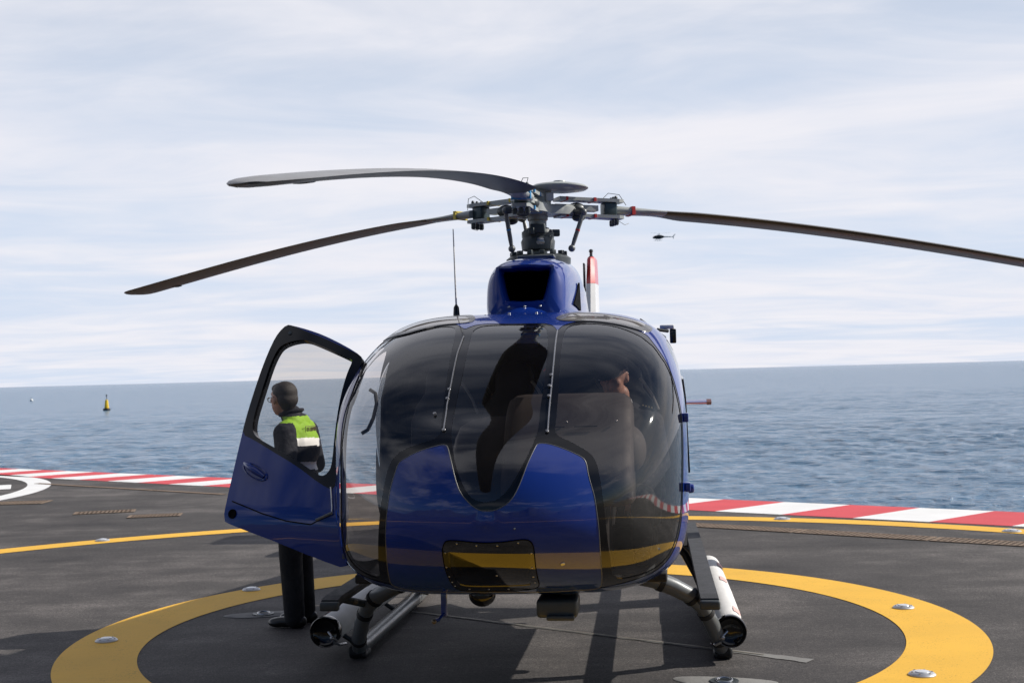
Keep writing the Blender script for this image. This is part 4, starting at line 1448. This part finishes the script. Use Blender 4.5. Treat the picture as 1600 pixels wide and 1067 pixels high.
m.lathe([(.52, -.13), (.62, -.16), (.66, 0), (.62, .16), (.52, .13), (.50, 0), (.52, -.13)], (0, 6.15, 1.75), (1, 0, 0), 36)
m.obj('fan_shroud', 'paint_blue', tb)
for s in (-1, 1):
    m = MB()
    m.loft([[(s * x, 4.25 + dy, 1.50 + dz) for dy, dz in ((0, 0), (.1, .028), (.38, .01), (.45, 0), (.38, -.012), (.1, -.028))] for x in (.1, 1.28)])
    m.obj('stabilizer', 'paint_blue', tb)
    m = MB(); m.loft([[(s * x, 4.25 + dy, 1.50 + dz) for dy, dz in ((0, 0), (.1, .03), (.38, .012), (.45, 0), (.38, -.014), (.1, -.03))] for x in (1.281, 1.33)])
    m.obj('stabilizer_tip', 'nav_red' if s > 0 else 'paint_white', tb)

# ---- rotor
HX, HY, HZ = -0.015, -0.131, 3.055
m = MB()
m.lathe([(.065, 2.68), (.065, 2.95), (.075, 2.96), (.075, 3.0)], (HX, HY, 0), n=24)
mast = m.obj('rotor_mast', 'hub_grey', HELI)
m = MB()
m.lathe([(.085, 2.80), (.115, 2.82), (.12, 2.86), (.105, 2.885), (.085, 2.89), (.08, 2.90)], (HX, HY, 0), n=28)
for k in range(3):
    a = 2 * pi * k / 3 + 0.3
    m.box((HX + .13 * cos(a), HY + .13 * sin(a), 2.865), (.06, .045, .05), Matrix.Rotation(a, 3, 'Z'), .008)
m.box((HX + .01, HY - .11, 2.885), (.11, .06, .07), bev=.012)
m.obj('swashplate', 'hub_dark', mast)
m = MB(); m.sphere((HX + .01, HY - .055, 2.79), (.085, .085, .06), 24, 14); m.obj('swivel_ball', 'steel', mast)
m = MB()
m.lathe([(.10, 2.735), (.118, 2.74), (.125, 2.80), (.11, 2.83)], (HX, HY - .015, 0), n=24); m.obj('swash_ring', 'hub_dark', mast)
BL = [3.348 - radians(7.0) + k * 2 * pi / 3 for k in range(3)]
ZC = [(.057, -.872, .232), (.172, -.811, .315), (-.028, -.77, .254)]
TAPES = ['tape_blue', 'tape_yellow', 'tape_red']
# star plate
m = MB()
top_r, bot_r = [], []
for k in range(72):
    a = 2 * pi * k / 72
    lobe = max(cos(a - (pi / 2 - b)) for b in BL)
    r = .13 + .17 * max(0, lobe) ** 5
    top_r.append((HX + r * cos(a), HY + r * sin(a)))
m.loft([[(x, y, 2.995) for x, y in top_r], [(x, y, 3.05) for x, y in top_r], [(HX + (x - HX) * .9, HY + (y - HY) * .9, 3.065) for x, y in top_r]])
m.lathe([(.10, 3.06), (.105, 3.14), (.10, 3.15), (.105, 3.155), (.105, 3.165)], (HX, HY, 0), n=28)
hub = m.obj('rotor_hub', 'hub_grey', HELI, True, 40)
m = MB()
m.lathe([(.10, 3.16), (.19, 3.175), (.208, 3.187), (.208, 3.193), (.19, 3.205), (.10, 3.222), (.05, 3.226), (.045, 3.238), (.005, 3.24)], (HX + .055, HY, 0), (0.035, 0.0, 1), n=40)
m.obj('hub_cap', 'hub_grey', hub)
m = MB(); m.box((HX + .10, HY - .075, 3.115), (.055, .02, .06), bev=.004); m.obj('plate', 'cloth_white', hub)


def blade_frame(k):
    b = BL[k]
    d = Vector((sin(b), cos(b), 0))
    c_ = Vector((d.y, -d.x, 0))          # leading edge side
    return d, c_


def blade_z(k, r):
    t = r / 5.35
    a1, b1, c1 = ZC[k]
    return HZ + a1 * t + b1 * t * t + c1 * t ** 3


for k in range(3):
    d, c_ = blade_frame(k)
    O = Vector((HX, HY, 0))

    def at(r, w, dz, zr=None):
        return O + d * r + c_ * w + Vector((0, 0, blade_z(k, r if zr is None else zr) + dz))

    pls = MB()
    for dz in (.062, -.058):
        pls.loft([[at(r, w, dz + h_) for w, h_ in ((-ww, -.012), (ww, -.012), (ww, .012), (-ww, .012))] for r, ww in ((.15, .075), (.25, .06), (.45, .055), (.62, .065), (.66, .05))])
    arm = MB()
    arm.loft([[at(r, w, h_) for w, h_ in ((-ww, -.02), (ww, -.02), (ww, .02), (-ww, .02))] for r, ww in ((.12, .06), (.3, .05), (.46, .045))])
    am = arm.obj('rotor_arm', 'hub_grey', HELI, False)
    pls.objs('arm_plate', 'hub_grey', am, False)
    m = MB()
    rot = Matrix((tuple(d), tuple(c_), (0, 0, 1))).transposed()
    m.box(at(.56, 0, .002), (.10, .10, .094), rot, .012)
    m.obj('damper_block', 'teal_metal', am)
    m = MB()
    m.sphere(at(.30, 0, -.01), (.072, .072, .050), 18, 12)
    m.sphere(at(.30, .05, -.075), (.05, .05, .03), 14, 10)
    bt = MB()
    for w in (-.045, .0, .045):
        bt.lathe([(.014, -.04), (.018, -.03), (.018, 0), (.012, .005)], at(.60, w, -.078), (0, 0, 1), 10)
        bt.lathe([(.012, 0), (.014, .01), (.008, .022)], at(.60, w, .075), (0, 0, 1), 10)
    m.tube([at(.27, .03, -.03), at(.28, .10, -.04), at(.29, .17, -.05)], .030, 10)
    m.obj('bearing', 'hub_dark', am)
    bt.objs('bolt', 'hub_dark', am)
    m = MB(); m.tube([at(.52, -.02, .08), at(.58, -.05, .13), at(.66, -.03, .12), at(.70, 0, .04)], .0025, 6)
    m.tube([at(.60, .05, -.08), at(.66, .06, -.115), at(.70, .04, -.10)], .0022, 6); m.objs('bonding_wire', 'hub_dark', am)
    m = MB()
    for r in (.20, .42):
        for dz in (.062, -.058):
            m.loft([[at(rr_, w, dz + h_) for w, h_ in ((-.068, -.0135), (.068, -.0135), (.068, .0135), (-.068, .0135))] for rr_ in (r, r + .018)])
    m.objs('tape', TAPES[k], am, False)
    # pitch link
    pl = MB()
    pt, pb = at(.29, .175, -.05), O + d * .20 + c_ * .155 + Vector((0, 0, 2.74))
    pl.tube([pb, pb * .75 + pt * .25, pb * .25 + pt * .75, pt], [.012, .016, .016, .012], 10)
    pl.sphere(pt, .026, 12, 8); pl.sphere(pb, .026, 12, 8)
    po = pl.obj('pitch_link', 'grey_metal', HELI)
    m = MB(); m.tube([pb * .52 + pt * .48, pb * .48 + pt * .52], .0175, 10); m.obj('tape', TAPES[k], po)

    # blade: neck, then an aerofoil that droops
    NS = 70
    rs = list(np.linspace(.60, 1.25, 12)) + list(np.linspace(1.32, 5.05, NS)) + [5.13, 5.19, 5.24, 5.27, 5.28]
    reach = 1.014 if k == 0 else 1.0
    vs, fs, mi = [], [], []
    half = 9
    cs = [(1 - cos(pi * i / half)) / 2 for i in range(half + 1)]
    per = 2 * half
    for r in rs:
        if r < .85:
            ch_ = .125
        elif r < 1.28:
            t = (r - .85) / .43
            ch_ = .125 + .20 * t * t * (3 - 2 * t)
        else:
            ch_ = .325
        le = .25 * ch_
        if r > 5.05:
            t = (r - 5.05) / .23
            le -= .14 * t ** 2.5
            ch_ = max(.02, ch_ - .16 * t ** 2.5 - .09 * t ** 3)
        th = .012 + .5 * .12 * ch_ * (1 if r > 1.2 else 0.9)
        th = .5 * max(.026, .12 * ch_) if r <= 5.23 else .5 * .1 * ch_
        pit = radians(4.5 - 5.0 * r / 5.35)
        row = []
        for i in range(per):
            if i <= half:
                x = cs[i]; sg = 1
            else:
                x = cs[per - i]; sg = -1
            yt = th * 2 * (1.4845 * math.sqrt(max(x, 0)) - .63 * x - 1.758 * x * x + 1.4215 * x ** 3 - .5075 * x ** 4)
            if r < 1.15:
                k_ = 1 - (r - .6) / .55
                yt = yt * (1 - k_) + .029 * k_ * min(1, 6 * min(x + .04, 1.04 - x))
            w = le - x * ch_
            h_ = sg * yt
            row.append(at(r * reach, w * cos(pit) - h_ * sin(pit), w * sin(pit) + h_ * cos(pit)))
        vs += row
    for a in range(len(rs) - 1):
        for i in range(per):
            j = (i + 1) % per
            fs.append((a * per + i, a * per + j, (a + 1) * per + j, (a + 1) * per + i))
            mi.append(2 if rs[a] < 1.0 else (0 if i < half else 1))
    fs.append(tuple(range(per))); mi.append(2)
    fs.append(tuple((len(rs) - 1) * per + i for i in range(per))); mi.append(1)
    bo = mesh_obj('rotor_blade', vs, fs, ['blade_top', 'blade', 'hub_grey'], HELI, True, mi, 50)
    m = MB()
    m.loft([[at(r, w, h_) for w, h_ in ((.036, -.031), (.036, .031), (-.098, .031), (-.098, -.031))] for r in (.735, .760)])
    m.obj('tape', TAPES[k], bo, False)
    m = MB()
    m.loft([[at(r, .02 + .04 * cos(a), -.020 + .006 * sin(a)) for a in np.linspace(0, 2 * pi, 8, False)] for r in (4.6, 4.66)])
    m.obj('balance_tab', 'hub_dark', bo)

# ================================================================== people
def blob(name, prims, mats, parent, voxel=0.012, smooth=6, mat_fn=None, loc=None, rz=0):
    m = MB()
    for p in prims:
        if p[0] == 'c':
            _, a, b, ra, rb = p
            a, b = Vector(a), Vector(b)
            n = 6
            m.tube([a + (b - a) * i / n for i in range(n + 1)], [ra + (rb - ra) * i / n for i in range(n + 1)], 18)
            m.sphere(a, ra, 18, 12); m.sphere(b, rb, 18, 12)
        else:
            _, c, s = p[:3]
            m.sphere(c, s, 22, 14, p[3] if len(p) > 3 else None)
    me = bpy.data.meshes.new(name)
    me.from_pydata(m.v, [], m.f)
    tmp = bpy.data.objects.new('tmp', me); COL.objects.link(tmp)
    rm = tmp.modifiers.new('r', 'REMESH'); rm.mode = 'VOXEL'; rm.voxel_size = voxel
    sm = tmp.modifiers.new('s', 'SMOOTH'); sm.factor = 0.5; sm.iterations = smooth
    dg = bpy.context.evaluated_depsgraph_get()
    dg.update()
    out = bpy.data.meshes.new_from_object(tmp.evaluated_get(dg))
    bpy.data.objects.remove(tmp); bpy.data.meshes.remove(me)
    out.name = name
    out.materials.clear()
    for mm in ([mats] if isinstance(mats, str) else mats):
        out.materials.append(MATS[mm])
    out.polygons.foreach_set('use_smooth', [True] * len(out.polygons))
    if mat_fn:
        out.polygons.foreach_set('material_index', [mat_fn(p.center) for p in out.polygons])
    out.update()
    o = link(name, out, parent)
    if loc is not None:
        o.location = loc; o.rotation_euler = (0, 0, rz)
    return o


def head_prims(c, yaw, pitch=0.0, k=1.0):
    """face looks along +x, then turned by yaw / pitch about c"""
    R = Matrix.Rotation(yaw, 3, 'Z') @ Matrix.Rotation(pitch, 3, 'Y')
    c = Vector(c)
    q = lambda v: c + R @ (Vector(v) * k)
    P = [('e', q((-.012, 0, .03)), (.098 * k, .077 * k, .092 * k), R), ('e', q((.03, 0, -.035)), (.070 * k, .062 * k, .078 * k), R),
         ('e', q((.062, 0, -.082)), (.032 * k, .036 * k, .026 * k), R), ('e', q((.062, 0, .045)), (.038 * k, .055 * k, .03 * k), R),
         ('c', q((.085, 0, .028)), q((.108, 0, -.018)), .009 * k, .014 * k), ('c', q((.088, .016, -.020)), q((.088, -.016, -.020)), .010 * k, .010 * k),
         ('c', q((.083, .022, -.050)), q((.083, -.022, -.050)), .010 * k, .010 * k),
         ('e', q((.055, .046, .0)), (.028 * k, .018 * k, .022 * k), R), ('e', q((.055, -.046, .0)), (.028 * k, .018 * k, .022 * k), R)]
    for s in (-1, 1):
        P.append(('e', q((-.018, s * .078, .0)), (.020 * k, .008 * k, .034 * k), R))
        P.append(('c', q((-.02, s * .082, .022)), q((-.012, s * .074, -.028)), .008 * k, .006 * k))
    return P, q, R


def hand_prims(w, dirv, palm_n, thumb_side, curl=0.7, k=1.0):
    """palm, four bent fingers of unequal length and a thumb"""
    w = Vector(w); d = Vector(dirv).normalized()
    n = Vector(palm_n); n = (n - d * n.dot(d)).normalized()
    s = d.cross(n) * thumb_side
    P = []
    for i, off in enumerate((.030, .010, -.010, -.030)):
        P.append(('c', w + s * off * .8 * k, w + d * .085 * k + s * off * k, .013 * k, .011 * k))
        L = (.070, .078, .072, .056)[i] * k
        a = w + d * .088 * k + s * off * 1.05 * k
        p = a; ang = 0.25
        for j, f in enumerate((.45, .32, .23)):
            dd = d * cos(ang) + n * sin(ang)
            e = p + dd * L * f * 1.25
            P.append(('c', p, e, (.0095 - .001 * j) * k, (.0085 - .001 * j) * k))
            p = e; ang += curl
    a = w + d * .025 * k + s * .036 * k
    b = a + (d * .6 + s * .7 + n * .3).normalized() * .045 * k
    P += [('c', a, b, .013 * k, .011 * k), ('c', b, b + (d * .8 + s * .1 + n * .5).normalized() * .036 * k, .010 * k, .008 * k)]
    return P


# ---- ground crew: faces away to the left, hands in front of him
crew = empty('person', (-1.66, 9.70, 0.0), radians(166))
crew.scale = (1.07, 1.07, 1.0)
tag(crew, 'man in navy jacket with lime yoke and reflective bands, standing behind the open helicopter door', 'person')
H0 = (0.075, 0.015, 1.700)
hp_, hq, hR = head_prims(H0, radians(-38), radians(4), 1.09)
body = hp_ + [('c', (.0, 0, 1.50), (.045, .005, 1.63), .062, .060), ('e', (-.01, 0, 1.33), (.11, .17, .17)), ('e', (0, 0, 1.05), (.11, .15, .18)), ('c', (-.01, .16, 1.46), (-.01, -.16, 1.46), .06, .06)]
for s in (-1, 1):
    body += [('c', (0, s * .085, .95), (.0, s * .085, .10), .07, .045), ('e', (.05, s * .085, .045), (.12, .042, .035)),
             ('c', (-.01, s * .19, 1.46), (-.04, s * .235, 1.19), .05, .04), ('c', (-.04, s * .235, 1.19), (.17, s * .13, 1.02), .038, .028)]
    body += hand_prims((.185, s * .12, 1.012), (.8, -s * .45, -.1), (-.2, -s * .8, -.5), -s if s > 0 else 1, 0.6)
blob('body', body, ['skin'], crew, 0.0075, 3)
jk = [('e', (-.02, 0, 1.34), (.150, .205, .20)), ('e', (.01, 0, 1.12), (.165, .195, .20)), ('e', (.0, 0, .97), (.165, .200, .10)), ('c', (-.01, .155, 1.475), (-.01, -.155, 1.475), .078, .078),
      ('c', (-.015, .08, 1.53), (-.015, -.08, 1.53), .065, .065), ('c', (.0, 0, 1.52), (.025, 0, 1.585), .082, .078)]
for s in (-1, 1):
    jk += [('c', (-.01, s * .195, 1.455), (-.045, s * .255, 1.19), .082, .070), ('c', (-.045, s * .255, 1.19), (.145, s * .145, 1.03), .066, .050)]


def jmat(c):
    arm = abs(c.y) > .175 + .05 * max(0, (1.45 - c.z)) and c.z < 1.53
    if c.z > 1.585:
        return 0
    if not arm:
        sl = c.z - .05 * (c.y + .1)
        if 1.345 < sl < 1.405 and c.x < .07 or (1.33 < sl < 1.39 and c.x >= .07):
            return 2
        if 1.165 < sl < 1.225:
            return 2
        if sl >= 1.405 and c.x < .065 and c.z < 1.575:
            return 1
    return 0


jo = blob('jacket', jk, ['navy_cloth', 'hivis_green', 'reflective_tape'], crew, 0.010, 5, jmat)
m = MB(); m.tube([(.025 + .078 * cos(a), .078 * sin(a), 1.602 - .02 * cos(a)) for a in np.linspace(0, 2 * pi, 24)], .014, 8); m.obj('collar', 'navy_cloth', jo)
# faded name patch on the back of the yoke
m = MB()
bx = lambda y: -.139 + 2.4 * y * y
for i in range(7):
    y0 = -.085 + .024 * i
    for a, b in (((0, 0), (0, .026)), ((0, .026), (.012, .026)), ((0, .013), (.010, .013)) if i % 2 else ((.012, 0), (.012, .026)), ((0, 0), (.012, 0)) if i % 3 else ((.012, .013), (.012, .026))):
        m.tube([(bx(y0 + a[0]), y0 + a[0], 1.462 + a[1]), (bx(y0 + b[0]), y0 + b[0], 1.462 + b[1])], .0028, 5)
box_ = [(-.10, 1.452), (0, 1.452), (.09, 1.452), (.09, 1.498), (0, 1.498), (-.10, 1.498), (-.10, 1.452)]
m.tube([(bx(y), y, z) for y, z in box_], .0026, 5)
m.obj('name_patch', 'rust_grate', jo)
tr = []
for s in (-1, 1):
    tr += [('c', (0, s * .09, .96), (.012, s * .09, .52), .105, .083), ('c', (.012, s * .09, .52), (-.01, s * .095, .07), .082, .072)]
tr += [('e', (0, 0, .98), (.135, .175, .10))]
blob('trousers', tr, 'black_cloth', crew, 0.011, 4)
for s in (-1, 1):
    blob('shoe', [('e', (.055, s * .095, .045), (.135, .048, .040)), ('e', (-.04, s * .095, .05), (.06, .045, .05)), ('e', (.12, s * .095, .035), (.07, .048, .032))], 'shoe_black', crew, 0.008, 3)
hr = [('e', hq((-.026, 0, .045)), (.090, .080, .083), hR), ('e', hq((-.058, 0, .0)), (.056, .072, .070), hR), ('e', hq((-.055, 0, -.042)), (.038, .052, .045), hR), ('e', hq((.015, 0, .080)), (.072, .066, .042), hR)]
hr = [(k_, c_, tuple(1.085 * x for x in s_), r_) for k_, c_, s_, r_ in hr]
blob('hair', hr, 'hair_dark', crew, 0.008, 3)
m = MB()
for s in (-1, 1):
    m.tube([hq((-.03, s * .083, .018)), hq((.05, s * .078, .020)), hq((.098, s * .064, .018))], .0035, 6)
    m.tube([hq((.100, s * (.036 + .026 * cos(a)), .006 + .018 * sin(a))) for a in np.linspace(0, 2 * pi, 16)], .003, 6)
m.tube([hq((.102, .012, .01)), hq((.108, 0, .013)), hq((.102, -.012, .01))], .003, 6)
m.obj('glasses', 'black_trim', crew)

# ---- pilot in the front seat at the right of the photo
M_H = Matrix.Translation((0.24, 9.40, 0)) @ Matrix.Rotation(radians(-7), 4, 'Z')
base = M_H @ Vector((0.60, -1.42, 0.0))
pilot = empty('person', base, radians(-7 - 90))     # local +x looks out of the nose
tag(pilot, 'pilot in dark uniform and cap looking down behind the right windscreen of the helicopter', 'person')
# local: x forward, y to the image right
PH = (.08, -.035, 1.805)
pp, pq, pR = head_prims(PH, radians(-20), radians(22), 1.04)
bd = pp + [('c', (.0, 0, 1.58), (.05, 0, 1.71), .058, .056), ('e', (0, 0, 1.40), (.11, .16, .17)), ('e', (.02, 0, 1.12), (.12, .155, .14)), ('c', (0, .15, 1.54), (0, -.15, 1.54), .055, .055)]
for s in (-1, 1):
    bd += [('c', (0, s * .18, 1.54), (.06, s * .23, 1.28), .048, .04), ('c', (.06, s * .23, 1.28), (.34, s * .10, 1.10), .038, .028),
           ('c', (.05, s * .10, 1.08), (.47, s * .13, 1.12), .078, .060), ('c', (.47, s * .13, 1.12), (.66, s * .12, .82), .056, .042), ('e', (.70, s * .12, .80), (.11, .042, .035))]
    bd += hand_prims((.355, s * .095, 1.095), (.9, -s * .2, -.2), (0, -s * .3, -1), -s, 0.8)
blob('body', bd, 'skin', pilot, 0.0075, 3)
jk = [('e', (-.005, 0, 1.40), (.135, .185, .19)), ('e', (.02, 0, 1.17), (.145, .18, .18)), ('c', (0, .15, 1.545), (0, -.15, 1.545), .075, .075), ('c', (0, .07, 1.60), (0, -.07, 1.60), .06, .06)]
for s in (-1, 1):
    jk += [('c', (0, s * .19, 1.53), (.06, s * .235, 1.28), .072, .060), ('c', (.06, s * .235, 1.28), (.31, s * .115, 1.115), .058, .044)]
pj = blob('jacket', jk, 'navy_cloth', pilot, 0.010, 5)
m = MB()
for s in (-1, 1):
    m.box((.0, s * .165, 1.618), (.06, .09, .012), Matrix.Rotation(-s * .32, 3, 'X'), .004)
m.objs('epaulette', 'navy_cloth', pj)
m = MB()
for s in (-1, 1):
    for k in range(4):
        m.box((.0, s * (.135 + .018 * k), 1.634 - .0055 * k), (.062, .008, .008), Matrix.Rotation(-s * .32, 3, 'X'))
m.objs('gold_stripe', 'gold_braid', pj)
m = MB()
m.lathe([(.080, 1.615), (.072, 1.655), (.066, 1.675), (.060, 1.672), (.064, 1.63)], (.012, 0, 0), n=28)
for s in (-1, 1):
    m.loft([[(.07, s * .005, 1.665), (.09, s * .02, 1.60), (.075, s * .055, 1.61)], [(.075, s * .005, 1.665), (.095, s * .02, 1.60), (.08, s * .055, 1.61)]])
m.obj('shirt_collar', 'shirt_white', pilot)
blob('trousers', [('c', (.03, s * .10, 1.07), (.47, s * .13, 1.12), .092, .074) for s in (-1, 1)] + [('c', (.47, s * .13, 1.12), (.64, s * .12, .86), .072, .060) for s in (-1, 1)] + [('e', (0, 0, 1.06), (.14, .17, .10))], 'black_cloth', pilot, 0.012, 4)
for s in (-1, 1):
    blob('shoe', [('e', (.72, s * .12, .805), (.125, .048, .042))], 'shoe_black', pilot, 0.01, 2)
blob('hair', [('e', pq((-.035, 0, .03)), (.085, .083, .085), pR), ('e', pq((-.055, 0, -.02)), (.055, .074, .06), pR)], 'hair_dark', pilot, 0.008, 3)
m = MB()
rr = []
for z, k in ((.062, 1.0), (.088, 1.03), (.118, 1.05), (.134, .93), (.141, .6), (.143, .1)):
    rr.append([pq((-.008 + .103 * k * cos(a), .087 * k * sin(a), z)) for a in np.linspace(0, 2 * pi, 28, False)])
m.loft(rr)
cp = m.obj('cap', 'navy_cloth', pilot)
m = MB()
T = np.linspace(-1.05, 1.05, 15)
up_ = [pq((-.008 + .103 * cos(a), .087 * sin(a), .068)) for a in T] + [pq((.03 + .125 * cos(a), .082 * sin(a), .056)) for a in T[::-1]]
dn_ = [p - Vector((0, 0, .005)) for p in up_]
m.loft([dn_, up_])
m.obj('visor', 'black_trim', cp)
